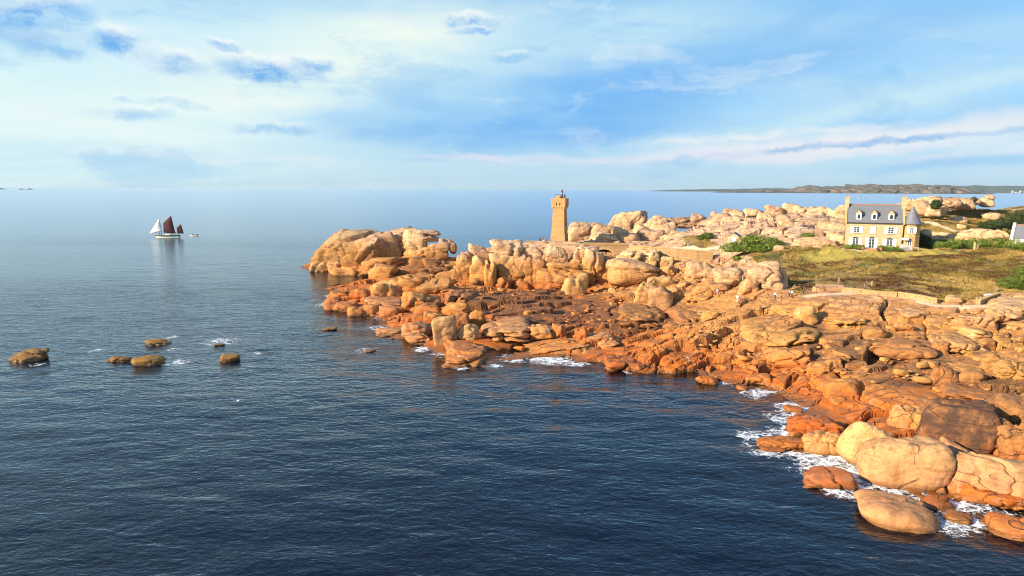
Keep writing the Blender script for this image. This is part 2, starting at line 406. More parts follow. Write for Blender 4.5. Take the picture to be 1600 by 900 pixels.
class MB:
    def __init__(s): s.v, s.f = [], []
    def add(s, vs_, fs):
        k = len(s.v); s.v += [tuple(p) for p in vs_]; s.f += [tuple(i + k for i in f) for f in fs]; return s
    def box(s, x0, x1, y0, y1, z0, z1):
        return s.add([(x0, y0, z0), (x1, y0, z0), (x1, y1, z0), (x0, y1, z0), (x0, y0, z1), (x1, y0, z1), (x1, y1, z1), (x0, y1, z1)],
                     [(0, 3, 2, 1), (4, 5, 6, 7), (0, 1, 5, 4), (1, 2, 6, 5), (2, 3, 7, 6), (3, 0, 4, 7)])
    def frust(s, a, b, z0, z1):
        (ax, ay), (bx, by) = a, b
        return s.add([(-ax, -ay, z0), (ax, -ay, z0), (ax, ay, z0), (-ax, ay, z0), (-bx, -by, z1), (bx, -by, z1), (bx, by, z1), (-bx, by, z1)],
                     [(0, 3, 2, 1), (4, 5, 6, 7), (0, 1, 5, 4), (1, 2, 6, 5), (2, 3, 7, 6), (3, 0, 4, 7)])
    def lathe(s, prof, n=16, cx=0, cy=0):
        vs_, fs = [], []
        for r, z in prof:
            for i in range(n): a = 2 * math.pi * i / n; vs_.append((cx + r * math.cos(a), cy + r * math.sin(a), z))
        for j in range(len(prof) - 1):
            for i in range(n): k = (i + 1) % n; fs.append((j * n + i, j * n + k, (j + 1) * n + k, (j + 1) * n + i))
        fs.append(tuple(range(n - 1, -1, -1))); fs.append(tuple((len(prof) - 1) * n + i for i in range(n)))
        return s.add(vs_, fs)
    def tube(s, p, q, r0, r1=None, n=6):
        p, q = Vector(p), Vector(q); r1 = r0 if r1 is None else r1
        d = (q - p).normalized(); a = d.orthogonal().normalized(); b = d.cross(a)
        vs_ = [p + (a * math.cos(t) + b * math.sin(t)) * r0 for t in [2 * math.pi * i / n for i in range(n)]] + [q + (a * math.cos(t) + b * math.sin(t)) * r1 for t in [2 * math.pi * i / n for i in range(n)]]
        fs = [(i, (i + 1) % n, n + (i + 1) % n, n + i) for i in range(n)] + [tuple(range(n - 1, -1, -1)), tuple(range(n, 2 * n))]
        return s.add(vs_, fs)
    def prism(s, poly, y0, y1):
        """(x,z) outline pushed from y0 to y1"""
        n = len(poly)
        return s.add([(x, y0, z) for x, z in poly] + [(x, y1, z) for x, z in poly],
                     [tuple(range(n)), tuple(range(2 * n - 1, n - 1, -1))] + [(i, n + i, n + (i + 1) % n, (i + 1) % n) for i in range(n)])
    def build(s, name, mat, parent=None, smooth=False, bevel=0.0):
        me = bpy.data.meshes.new(name); me.from_pydata(s.v, [], s.f)
        bm = bmesh.new(); bm.from_mesh(me); bmesh.ops.recalc_face_normals(bm, faces=bm.faces)
        if bevel: bmesh.ops.bevel(bm, geom=bm.edges[:], offset=bevel, segments=1, affect='EDGES')
        bm.to_mesh(me); bm.free(); me.update()
        for p in me.polygons: p.use_smooth = smooth
        return link(name, me, mat, parent)

# ------------------------------------------------------------------ materials
def new_mat(name):
    mt = bpy.data.materials.new(name); mt.use_nodes = True
    return mt, NT(mt.node_tree)
def finish(t, col_, rough=0.8, bump=None, strength=0.4, dist=0.05, spec=0.3):
    b = t.n('ShaderNodeBsdfPrincipled'); t.put(b.inputs['Base Color'], col_); t.put(b.inputs['Roughness'], rough)
    b.inputs['Specular IOR Level'].default_value = spec
    if bump is not None:
        bp = t.n('ShaderNodeBump'); bp.inputs['Strength'].default_value = strength; bp.inputs['Distance'].default_value = dist
        t.put(bp.inputs['Height'], bump); t.L.new(bp.outputs[0], b.inputs['Normal'])
    o = t.n('ShaderNodeOutputMaterial'); t.L.new(b.outputs[0], o.inputs[0]); return b
def simple(name, c, rough=0.7, var=0.15, scale=2.0, bump=0.0, spec=0.3, metal=0.0):
    mt, t = new_mat(name)
    g = t.n('ShaderNodeNewGeometry').outputs['Position']
    n = t.noise(g, scale, 5, 0.6)
    cc = t.mix(t.ramp(n, 0.3, 0.7), tuple(x * (1 - var) for x in c[:3]) + (1,), tuple(min(1, x * (1 + var)) for x in c[:3]) + (1,))
    b = finish(t, cc, rough, n if bump else None, bump, 0.05, spec); b.inputs['Metallic'].default_value = metal
    return mt

def granite_nodes(t, dark, pale, olive=0.0):
    """colour of the coast's granite: orange below the splash line, brown where weathered, pale pink above"""
    geo = t.n('ShaderNodeNewGeometry'); pos = geo.outputs['Position']
    sx = t.n('ShaderNodeSeparateXYZ'); t.put(sx.inputs[0], pos); z = sx.outputs[2]
    nx = t.n('ShaderNodeSeparateXYZ'); t.put(nx.inputs[0], geo.outputs['Normal'])
    n1 = t.noise(pos, 0.13, 5, 0.6); n2 = t.noise(pos, 0.7, 6, 0.65, 0.4); n3 = t.noise(pos, 4.5, 5, 0.7); n4 = t.noise(t.mapping(pos, (0, 0, 0), (0, 0, 0.3), (0.25, 0.9, 2.2)), 1.0, 6, 0.65, 0.6)
    zj = t.math('ADD', z, t.math('MULTIPLY', t.math('SUBTRACT', n1, 0.5), 5.0))
    c = t.mix(t.ramp(zj, 0.6, 5.0), (0.52, 0.130, 0.014, 1), (0.55, 0.245, 0.066, 1))
    c = t.mix(t.ramp(zj, 6.5, 14.0), c, (0.66, 0.42, 0.255, 1))
    c = t.mix(pale, c, (0.63, 0.395, 0.19, 1))
    c = t.mix(olive, c, (0.27, 0.165, 0.035, 1))
    c = t.mix(t.math('MULTIPLY', t.ramp(n2, 0.48, 0.72), 0.40), c, (0.55, 0.33, 0.16, 1))           # paler weathered faces
    c = t.mix(t.math('MULTIPLY', t.ramp(n4, 0.47, 0.66), 0.45), c, (0.21, 0.080, 0.030, 1))          # brown streaks
    # rain-wash stains running down steep faces, and big rusty patches
    rw = t.noise(t.mapping(pos, (0, 0, 0), (0, 0, 0), (1.1, 1.1, 0.16)), 1.0, 4, 0.6, 0.3)
    c = t.mix(t.math('MULTIPLY', t.math('MULTIPLY', t.ramp(rw, 0.50, 0.66), t.ramp(nx.outputs[2], 0.85, 0.35)), 0.40), c, (0.20, 0.090, 0.040, 1))
    n5 = t.noise(pos, 0.33, 6, 0.68, 0.8)
    c = t.mix(t.math('MULTIPLY', t.ramp(n5, 0.54, 0.66), 0.50), c, (0.40, 0.150, 0.035, 1))
    c = t.mix(t.math('MULTIPLY', t.ramp(n5, 0.44, 0.30), 0.45), c, (0.60, 0.40, 0.22, 1))
    # grey-brown lichen crust that favours upward faces, in patches
    lich = t.math('MULTIPLY', t.ramp(t.math('ADD', n2, t.math('MULTIPLY', n3, 0.25)), 0.56, 0.74), t.ramp(nx.outputs[2], 0.2, 0.9, 0.35, 1.0))
    dk = t.math('MAXIMUM', t.math('MULTIPLY', lich, 0.50), t.math('MULTIPLY', dark, t.ramp(n2, 0.25, 0.6, 0.35, 1.0)))
    c = t.mix(dk, c, (0.095, 0.050, 0.030, 1))
    # yellow lichen specks higher up and black tar-lichen line just above the sea
    yl = t.math('MULTIPLY', t.ramp(t.noise(pos, 1.3, 6, 0.75), 0.60, 0.70), t.ramp(zj, 4.0, 8.0))
    c = t.mix(t.math('MULTIPLY', yl, 0.45), c, (0.60, 0.36, 0.06, 1))
    wet = t.ramp(t.math('ADD', z, t.math('MULTIPLY', n2, 0.6)), 1.05, 0.42)
    c = t.mix(t.math('MULTIPLY', wet, 0.75), c, (0.17, 0.075, 0.022, 1))
    # speckle and pits of the coarse crystals
    c = t.mix(0.75, c, t.mix(t.ramp(n3, 0.28, 0.72), (0.40, 0.40, 0.40, 1), (0.62, 0.62, 0.62, 1)), 'OVERLAY')
    j1 = t.noise(t.mapping(pos, (0, 0, 0), (0.5, 0.3, 0.35), (0.10, 0.17, 0.28)), 1.0, 2, 0.4, 0.3); j2 = t.noise(t.mapping(pos, (9, 4, 2), (0.2, 0.9, 1.3), (0.08, 0.15, 0.13)), 1.0, 2, 0.4, 0.3)
    crack = t.math('MAXIMUM', t.ramp(t.math('ABSOLUTE', t.math('SUBTRACT', j1, 0.5)), 0.006, 0.002), t.ramp(t.math('ABSOLUTE', t.math('SUBTRACT', j2, 0.46)), 0.005, 0.0015))
    crack = t.math('MULTIPLY', crack, t.ramp(n1, 0.42, 0.56))
    h = t.math('ADD', t.math('MULTIPLY', n2, 0.5), t.math('MULTIPLY', n3, 0.16))
    h = t.math('ADD', h, t.math('MULTIPLY', n4, 0.35))
    h = t.math('SUBTRACT', h, t.math('MULTIPLY', crack, 0.5))
    c = t.mix(t.math('MULTIPLY', crack, 0.6), c, (0.07, 0.035, 0.018, 1))
    rough = t.ramp(wet, 0, 1, 0.85, 0.35)
    return c, rough, h
def granite_rock():
    mt, t = new_mat('granite')
    oi = t.n('ShaderNodeObjectInfo')
    sc_ = t.n('ShaderNodeSeparateColor'); t.put(sc_.inputs[0], oi.outputs['Color'])
    c, r, h = granite_nodes(t, sc_.outputs[0], sc_.outputs[1], sc_.outputs[2])
    hs = t.n('ShaderNodeHueSaturation'); t.put(hs.inputs['Value'], t.math('MULTIPLY_ADD', oi.outputs['Random'], 0.28, 0.86)); t.put(hs.inputs['Hue'], t.math('MULTIPLY_ADD', oi.outputs['Random'], 0.014, 0.493)); t.put(hs.inputs['Color'], c)
    finish(t, hs.outputs[0], r, h, 0.9, 0.30, 0.25)
    return mt
def granite_ground():
    mt, t = new_mat('rocky_ground')
    at = t.n('ShaderNodeAttribute', attribute_name='dark'); ah = t.n('ShaderNodeAttribute', attribute_name='heath'); ap = t.n('ShaderNodeAttribute', attribute_name='path'); al = t.n('ShaderNodeAttribute', attribute_name='lawn')
    c, r, h = granite_nodes(t, at.outputs['Fac'], 0.0)
    pos = t.n('ShaderNodeNewGeometry').outputs['Position']
    n1 = t.noise(t.mapping(pos, (0, 0, 0), (0, 0, 0.1), (0.05, 0.12, 0.1)), 1.0, 6, 0.62, 0.5); n2 = t.noise(pos, 1.6, 5, 0.65); n3 = t.noise(pos, 0.28, 5, 0.6)
    hc = t.mix(t.ramp(n1, 0.36, 0.56), (0.085, 0.085, 0.016, 1), (0.24, 0.155, 0.042, 1))
    hc = t.mix(t.math('MULTIPLY', t.ramp(n3, 0.52, 0.66), 0.85), hc, (0.11, 0.052, 0.024, 1))
    hc = t.mix(t.math('MULTIPLY', t.ramp(n2, 0.5, 0.7), 0.5), hc, (0.40, 0.27, 0.085, 1))
    hc = t.mix(t.math('MULTIPLY', al.outputs['Fac'], t.ramp(n2, 0.3, 0.6, 0.6, 0.95)), hc, (0.40, 0.30, 0.060, 1))
    c = t.mix(ah.outputs['Fac'], c, hc)
    c = t.mix(ap.outputs['Fac'], c, t.mix(n2, (0.58, 0.42, 0.24, 1), (0.72, 0.56, 0.36, 1)))
    finish(t, c, r, h, 0.9, 0.30, 0.25)
    return mt
M = {}
M['granite'] = granite_rock(); M['ground'] = granite_ground()

# ------------------------------------------------------------------ the headland
TS = 0.00165
s_ax = np.arange(-0.36, 0.86, TS); y_ax = np.exp(np.arange(math.log(54.0), math.log(345.0), TS * 1.05))
GS, GY = np.meshgrid(s_ax, y_ax)
GX = GS * GY
b0 = base_z(GX, GY)
gz = np.full(GX.shape, -9.0); gh = np.zeros(GX.shape); gp = gh.copy(); gpit = gh.copy()
sel = b0 > -4.5
gz[sel], gh[sel], gp[sel], gpit[sel] = ground(GX[sel], GY[sel])
dark = np.zeros(GX.shape); lawn = np.zeros(GX.shape)
xs, ys = GX[sel], GY[sel]
jit = fbm2(xs / 5, ys / 5, 33, 4) * 4
dark[sel] = np.clip(0.85 * sstep(poly_sd(xs, ys, DARKZ) + jit, -3, 5) + 0.85 * sstep(poly_sd(xs, ys, DARKZ2) + jit * 1.3, -3, 6), 0, 1)
lawn[sel] = sstep(poly_sd(xs, ys, LAWN) + jit * 0.4, -1, 2)
idx = -np.ones(GX.shape, np.int64)
q = sel[:-1, :-1] & sel[1:, :-1] & sel[:-1, 1:] & sel[1:, 1:]
# far side of the headland needs nothing below the sea
used = np.zeros(GX.shape, bool)
for a, b in ((0, 0), (1, 0), (0, 1), (1, 1)): used[a:a + q.shape[0], b:b + q.shape[1]] |= q
idx[used] = np.arange(used.sum())
faces = np.stack([idx[:-1, :-1][q], idx[:-1, 1:][q], idx[1:, 1:][q], idx[1:, :-1][q]], 1)
me = mesh_np('headland', np.c_[GX[used], GY[used], gz[used]], faces, {'dark': dark[used], 'heath': gh[used], 'path': gp[used], 'lawn': lawn[used]}, smooth=False)
head = tag(link('rocky_ground', me, M['ground']), kind='structure')
print('ground tris', len(faces) * 2)

def ground_pt(x, y):
    """height of the finished headland"""
    return float(ground(np.array([x]), np.array([y]))[0][0])

# ------------------------------------------------------------------ sea
def axis(lo, hi, d, far):
    a = list(np.arange(lo, hi + d, d)); g = d
    while a[-1] < far: g *= 1.16; a.append(a[-1] + g)
    g = d; left = [lo]
    while left[-1] > -far: g *= 1.16; left.append(left[-1] - g)
    return np.array(left[:0:-1] + a)
ax_, ay_ = axis(-100, 62, 0.7, 24000), axis(50, 262, 0.7, 24000)
WX, WY = np.meshgrid(ax_, ay_)
near = (WX > -110) & (WX < 260) & (WY > 40) & (WY < 400)
dep = np.full(WX.shape, 12.0)
dep[near] = -base_z(WX[near], WY[near])
FOAM = [(1290, 735, 60, 12), (1380, 780, 60, 16), (1500, 815, 60, 16), (1200, 708, 40, 8), (1225, 676, 36, 10), (1300, 716, 55, 13), (1345, 740, 70, 22), (1420, 768, 60, 18), (1500, 790, 60, 14), (1310, 770, 30, 12), (1480, 822, 30, 16), (1560, 806, 40, 10), (1165, 680, 22, 7),
        (860, 562, 45, 9), (800, 560, 30, 7), (900, 568, 25, 5), (1040, 580, 12, 4), (1100, 580, 12, 4), (1190, 612, 22, 6), (1135, 598, 10, 4), (660, 545, 18, 6), (700, 552, 28, 6), (600, 497, 24, 6), (590, 512, 22, 5),
        (505, 475, 14, 6), (570, 547, 20, 5), (345, 534, 38, 8), (275, 566, 34, 7), (250, 536, 18, 5), (150, 547, 14, 4), (270, 546, 14, 3), (520, 482, 10, 4), (265, 527, 16, 4), (590, 440, 14, 4), (720, 575, 14, 4), (775, 572, 14, 4), (980, 582, 8, 4), (400, 552, 16, 4),
        (60, 570, 20, 3), (205, 563, 14, 4), (512, 462, 10, 3), (1250, 706, 20, 8)]
foam = np.zeros(WX.shape)
for u, v, ru, rv in FOAM:
    c0 = at_z(u, v, 0); cx1 = at_z(u + ru, v, 0); cy1 = at_z(u, v - rv, 0)
    lx, ly = np.hypot(*(cx1 - c0)[:2]), np.hypot(*(cy1 - c0)[:2])
    foam = np.maximum(foam, (0.95 if u > 620 else 0.78) * np.exp(-(((WX - c0[0]) / lx) ** 2 + ((WY - c0[1]) / ly) ** 2) * 0.55))
swash = sstep(WX, 22, 36) * (WY < 100)
surf = 0.48 + 0.44 * swash
foam = np.maximum(foam, surf * np.exp(-((dep - 0.3) / (0.75 + 0.55 * swash)) ** 2) * sstep(fbm2(WX / 6, WY / 6, 3, 3), -0.35, 0.35))
wv = np.zeros(WX.shape)
nr = (WX > -140) & (WX < 110) & (WY > 30) & (WY < 330)
fade = np.clip(1.4 - WY[nr] / 330, 0.2, 1)
wv[nr] = fade * (0.10 * noise2(WX[nr] / 7 + WY[nr] / 19, WY[nr] / 3.4, 301) + 0.05 * noise2(WX[nr] / 3.5 - WY[nr] / 11, WY[nr] / 1.9, 302))
nx_, ny_ = len(ax_), len(ay_)
ii = np.arange(nx_ * ny_).reshape(ny_, nx_)
fq = np.stack([ii[:-1, :-1].ravel(), ii[:-1, 1:].ravel(), ii[1:, 1:].ravel(), ii[1:, :-1].ravel()], 1)
me = mesh_np('sea', np.c_[WX.ravel(), WY.ravel(), wv.ravel()], fq, {'depth': np.clip(dep, -1, 12).ravel(), 'foam': foam.ravel()})
def water():
    mt, t = new_mat('sea_water')
    pos = t.n('ShaderNodeNewGeometry').outputs['Position']
    d = t.n('ShaderNodeAttribute', attribute_name='depth').outputs['Fac']; fo = t.n('ShaderNodeAttribute', attribute_name='foam').outputs['Fac']
    a = t.noise(t.mapping(pos, (0, 0, 0), (0, 0, R(16)), (0.20, 0.40, 1)), 1.0, 3, 0.5, 0.4)
    b2 = t.noise(t.mapping(pos, (5, 3, 0), (0, 0, R(22)), (0.70, 1.25, 1)), 1.0, 3, 0.6, 0.5)
    b3 = t.noise(t.mapping(pos, (1, 8, 0), (0, 0, R(-24)), (0.9, 1.5, 1)), 1.0, 3, 0.6, 0.4)
    h = t.math('ADD', t.math('MULTIPLY', a, 0.9), t.math('ADD', t.math('MULTIPLY', b2, 0.50), t.math('MULTIPLY', b3, 0.35)))
    # calm slicks and ruffled patches far out
    patch = t.ramp(t.noise(t.mapping(pos, (7, 1, 0), (0, 0, 0.05), (0.0016, 0.010, 1)), 1.0, 4, 0.55), 0.38, 0.62, 0.55, 1.15)
    far = t.vmath('LENGTH', pos, out=1); lf = t.math('LOGARITHM', far, 10.0)
    # facing of the steep little faces decides how much they mirror; the mirrored direction itself stays close to the mean surface, as between real waves low sight lines are blocked
    bf = t.n('ShaderNodeBump'); bf.inputs['Distance'].default_value = 0.52; t.put(bf.inputs['Strength'], t.math('MULTIPLY', patch, t.ramp(lf, 2.1, 3.0, 1.0, 0.06, smooth=False))); t.put(bf.inputs['Height'], h)
    bp = t.n('ShaderNodeBump'); bp.inputs['Distance'].default_value = 0.16; t.put(bp.inputs['Strength'], t.math('MULTIPLY', patch, t.ramp(lf, 2.2, 3.6, 1.0, 0.05, smooth=False))); t.put(bp.inputs['Height'], h)
    murk = t.noise(t.mapping(pos, (0, 0, 0), (0, 0, 0), (0.03, 0.05, 1)), 1.0, 4, 0.6)
    deep = t.n('ShaderNodeBsdfDiffuse'); t.put(deep.inputs[0], t.mix(murk, (0.0007, 0.0042, 0.0130, 1), (0.0012, 0.0062, 0.019, 1)))
    tr = t.n('ShaderNodeBsdfTransparent'); tr.inputs[0].default_value = (0.62, 0.60, 0.50, 1)
    op = t.math('SUBTRACT', 1.0, t.math('EXPONENT', t.math('MULTIPLY', t.math('MAXIMUM', d, 0.0), -0.36)))
    body = t.n('ShaderNodeMixShader'); t.put(body.inputs[0], t.math('MULTIPLY_ADD', op, 0.92, 0.08, clamp=True)); t.L.new(tr.outputs[0], body.inputs[1]); t.L.new(deep.outputs[0], body.inputs[2])
    gl = t.n('ShaderNodeBsdfGlossy'); t.put(gl.inputs['Roughness'], t.ramp(t.math('LOGARITHM', far, 10.0), 1.9, 2.9, 0.05, 0.24, smooth=False)); t.L.new(bp.outputs[0], gl.inputs['Normal']); gl.inputs[0].default_value = (0.88, 0.95, 1.0, 1)
    fr = t.n('ShaderNodeFresnel'); fr.inputs[0].default_value = 1.33; t.L.new(bf.outputs[0], fr.inputs['Normal'])
    surf = t.n('ShaderNodeMixShader'); t.put(surf.inputs[0], t.math('MULTIPLY', fr.outputs[0], t.ramp(lf, 1.9, 2.7, 0.88, 1.0))); t.L.new(body.outputs[0], surf.inputs[1]); t.L.new(gl.outputs[0], surf.inputs[2])
    fn = t.noise(t.vmath('ADD', pos, t.vmath('SCALE', t.noise(pos, 0.5, 3, 0.6, out=1), 1.6)), 1.15, 7, 0.72)
    vo = t.n('ShaderNodeTexVoronoi', feature='DISTANCE_TO_EDGE'); t.put(vo.inputs['Vector'], t.vmath('ADD', pos, t.vmath('SCALE', t.noise(pos, 0.9, 4, 0.65, out=1), 2.2))); vo.inputs['Scale'].default_value = 0.62
    lace = t.ramp(vo.outputs[0], 0.10, 0.0)
    thr = t.math('SUBTRACT', 0.96, t.math('MULTIPLY', fo, 0.64))
    ff = t.ramp(t.math('SUBTRACT', t.math('ADD', fn, t.math('MULTIPLY', lace, t.math('MULTIPLY', fo, 0.26))), thr), -0.02, 0.26)
    ff = t.math('MULTIPLY', ff, t.ramp(fo, 0.12, 0.4))
    fm = t.n('ShaderNodeBsdfDiffuse'); fm.inputs[0].default_value = (0.80, 0.84, 0.86, 1)
    out = t.n('ShaderNodeMixShader'); t.put(out.inputs[0], ff); t.L.new(surf.outputs[0], out.inputs[1]); t.L.new(fm.outputs[0], out.inputs[2])
    o = t.n('ShaderNodeOutputMaterial'); t.L.new(out.outputs[0], o.inputs[0])
    return mt
M['water'] = water()
sea = tag(link('sea', me, M['water']), kind='structure')
# bed of the sea, dark sand and weed, so that shallow water has a bottom everywhere
me = mesh_np('sea_bed', np.array([(-26000, -26000, -9.5), (26000, -26000, -9.5), (26000, 26000, -9.5), (-26000, 26000, -9.5)]), np.array([[0, 1, 2, 3]]))
tag(link('sea_bed', me, simple('weed_sand', (0.05, 0.05, 0.035), 0.9)), kind='structure')
# ------------------------------------------------------------------ rocks
def ico(n):
    bm = bmesh.new(); bmesh.ops.create_icosphere(bm, subdivisions=n, radius=1.0)
    v = np.array([p.co[:] for p in bm.verts]); f = np.array([[q.index for q in fc.verts] for fc in bm.faces]); bm.free()
    return v / np.linalg.norm(v, axis=1)[:, None], f
ICO = {k: ico(k) for k in (2, 3, 4, 5, 6)}
def voronoi3(p, s):
    i = np.floor(p).astype(np.int64); n = len(p)
    f1 = np.full(n, 9e9); f2 = f1.copy(); cell = np.zeros((n, 3), np.int64)
    for ox in (-1, 0, 1):
        for oy in (-1, 0, 1):
            for oz in (-1, 0, 1):
                g = i + np.array([ox, oy, oz]); a, b, c = g[:, 0], g[:, 1], g[:, 2]
                d = (p[:, 0] - a - _h(a, b, c, s)) ** 2 + (p[:, 1] - b - _h(a, b, c, s + 1)) ** 2 + (p[:, 2] - c - _h(a, b, c, s + 2)) ** 2
                nr = d < f1
                f2 = np.where(nr, f1, np.minimum(f2, d)); cell = np.where(nr[:, None], g, cell); f1 = np.where(nr, d, f1)
    return np.sqrt(f2) - np.sqrt(f1), _h(cell[:, 0], cell[:, 1], cell[:, 2], s + 3), _h(cell[:, 0], cell[:, 1], cell[:, 2], s + 4)
def rock_shape(seed, style='block', sub=5, cracks=2, size=(1, 1, 1), px=60):
    """a boulder in its unit box: random bounding planes blended by a p-norm, then swells, joints and pits. size only sets the aspect of the noise"""
    r = np.random.default_rng(seed); d, f = ICO[sub]
    ax = np.array([(1, 0, 0), (-1, 0, 0), (0, 1, 0), (0, -1, 0), (0, 0, 1), (0, 0, -1)], float)
    p = {'round': 7.0, 'block': 24.0, 'slab': 20.0, 'dome': 4.5, 'egg': 3.2, 'smooth': 9.0, 'panel': 18.0}[style]
    nrm = ax + r.normal(0, {'round': 0.12, 'block': 0.16, 'slab': 0.14, 'dome': 0.1, 'egg': 0.06, 'smooth': 0.18, 'panel': 0.2}[style], ax.shape)
    dist = np.full(6, 1.0) * r.uniform(0.86, 1.06, 6)
    k = {'round': 9, 'block': 11, 'slab': 10, 'dome': 7, 'egg': 2, 'smooth': 7, 'panel': 8}[style]
    ex = r.normal(0, 1, (k, 3)); nrm = np.r_[nrm, ex]; dist = np.r_[dist, r.uniform(0.80, 1.18, k)]
    nrm /= np.linalg.norm(nrm, axis=1)[:, None]
    dt = np.maximum(d @ nrm.T, 0) / dist
    rad = (dt ** p).sum(1) ** (-1 / p)
    pos = d * rad[:, None]
    asp = np.array(size) / max(size); q = pos * asp
    n_lo = fbm3(q * 1.5 + seed * 3.1, seed, 3, 0.5); n_hi = fbm3(q * np.array([5.0, 5.0, 8.0]) + seed, seed + 9, 3, 0.55)
    n_md = fbm3(q * np.array([2.6, 2.6, 4.2]) + seed * 1.7, seed + 5, 2, 0.5)
    lump = {'round': 1.0, 'block': 0.55, 'slab': 0.6, 'dome': 0.7, 'egg': 0.35, 'smooth': 0.45, 'panel': 0.4}[style]
    disp = lump * (0.07 * n_lo - 0.045 * np.abs(n_md)) + 0.022 * n_hi
    jn = {'round': 0.45, 'block': 1.0, 'slab': 1.0, 'dome': 0.55, 'egg': 0.0, 'smooth': 0.0, 'panel': 0.25}[style]
    if jn and sub > 3:                                        # blocks between joints stand a little proud of each other, grooves between
        t_ = np.linalg.qr(np.random.default_rng(seed + 3).normal(0, 1, (3, 3)) * 0.45 + np.eye(3))[0]
        ws = q + 0.10 * np.stack([noise3(q * 2.5 + 3 * k_, seed + 50 + k_) for k_ in range(3)], 1)
        ve, vr, vr2 = voronoi3((ws @ t_) * np.array([1.25, 1.6, 1.7]) * (1.15 if px > 30 else 0.9) + seed * 0.37, seed + 60)
        gw = max(0.04, 3.0 / px)
        opn = sstep(vr2 + 0.4 * noise3(q * 1.7 + 9, seed + 70), 0.25, 0.6)
        disp = disp + jn * (0.07 * (vr - 0.5) - (0.07 + 0.14 * opn) * np.exp(-(ve / gw) ** 2))
    wob = fbm3(q * 2.2 + 5, seed + 20, 3, 0.5)
    for c in range(cracks):
        cn = r.normal(0, 1, 3) * (np.array([1, 0.6, 0.5]) if r.random() < 0.6 else np.array([0.3, 0.4, 1.0])); cn /= np.linalg.norm(cn)
        off = r.uniform(-0.55, 0.55); wd = max(r.uniform(0.018, 0.03), 2.3 / px)
        g = pos @ cn - off + 0.16 * wob
        keep = sstep(noise3(q * 1.3 + 40 + c * 7, seed + 30 + c), -0.55, -0.15)
        disp -= keep * r.uniform(0.13, 0.22) * np.exp(-(g / wd) ** 2)
        disp += keep * 0.055 * np.sign(g) * (1 - np.exp(-(g / wd) ** 2)) * np.exp(-np.abs(g) * 1.5)
    return pos * (1 + disp)[:, None], f
CLIFF = []
def rotz(a): return np.array([[math.cos(a), -math.sin(a), 0], [math.sin(a), math.cos(a), 0], [0, 0, 1.0]])
def roty(a): return np.array([[math.cos(a), 0, math.sin(a)], [0, 1, 0], [-math.sin(a), 0, math.cos(a)]])
N_ROCK = [0]
def rock(label, u0, v0, u1, v1, style='block', Y=None, dark=0.0, pale=0.0, seed=None, tilt=0.0, deep=0.75, sub=None, cracks=2, name='granite_boulder', group=None, sink=None, cat='boulder', olive=0.0, ramp=0.0):
    """a rock that fills the photo's box u0..u1, v0..v1 and stands where its foot meets the ground (or at depth Y where its foot is hidden)"""
    uc = 0.5 * (u0 + u1)
    if sink is None: sink = {'round': 0.5, 'block': 0.45, 'slab': 0.8, 'dome': 0.9, 'egg': 0.3, 'smooth': 0.55, 'panel': 0.5}[style]
    p = hit(uc, v1) if Y is None else at_y(uc, v1, Y)
    sc = p[1] / FPX / F_[1]                                   # metres per pixel at the foot
    Wd = (u1 - u0) * sc; Dp = Wd * deep
    dep = math.atan2(30 - p[2], math.hypot(p[0], p[1]))
    vis = (v1 - v0) * sc
    H = max((vis - 0.55 * Dp * math.sin(dep)) / math.cos(dep), 0.28 * vis)
    if style in ('slab', 'dome') and Y is None and v1 > 455 and u0 > 560 and v1 < 640:      # a sheet of bedrock seen from above: mostly length, little height
        H = 0.42 * vis; Dp = min((vis - H * math.cos(dep)) / (0.62 * math.sin(dep)), 2.0 * Wd)
    N_ROCK[0] += 1
    sd_ = seed if seed is not None else 100 + N_ROCK[0]
    if sub is None: sub = 5 if (u1 - u0) * (v1 - v0) > 1500 else (4 if (u1 - u0) * (v1 - v0) > 420 else 3)
    elif sub == 6 and (u1 - u0) * (v1 - v0) < 7000: sub = 5
    hz = H * (1 + sink) / 2
    co, f = rock_shape(sd_, style, sub, cracks + (style != 'egg' and u1 - u0 > 40), (Wd, Dp, 2 * hz), 0.5 * (u1 - u0))
    co = co * np.array([1.0, 1.0, 1.0])
    lo, hi = co.min(0), co.max(0); co = (co - (lo + hi) / 2) / ((hi - lo) / 2)
    co = co * np.array([Wd / 2, Dp / 2, hz])
    if tilt:
        co = co @ roty(R(-tilt)).T
        lo, hi = co.min(0), co.max(0)
        co[:, 0] *= Wd / (hi[0] - lo[0]); co[:, 2] *= 2 * hz / (hi[2] - lo[2])
    if ramp:                                                  # one end slopes gently down
        g = np.clip((co[:, 0] + Wd / 2) / (ramp * Wd), 0, 1); co[:, 2] = -hz + (co[:, 2] + hz) * (0.62 + 0.38 * g ** 0.8)
    co = co @ rotz(-math.atan2(p[0], p[1]) * 0.6).T
    co[:, 2] -= co[:, 2].min()
    v = np.array([p[0], p[1], 0]); v = v / np.linalg.norm(v)
    c = p + v * Dp * 0.42
    me_ = mesh_np(name, co, f)
    o = link(name, me_, M['granite'])
    o.location = (c[0], c[1], p[2] - H * sink)
    o.color = (dark, pale, olive, 1)
    return tag(o, label, cat, group)

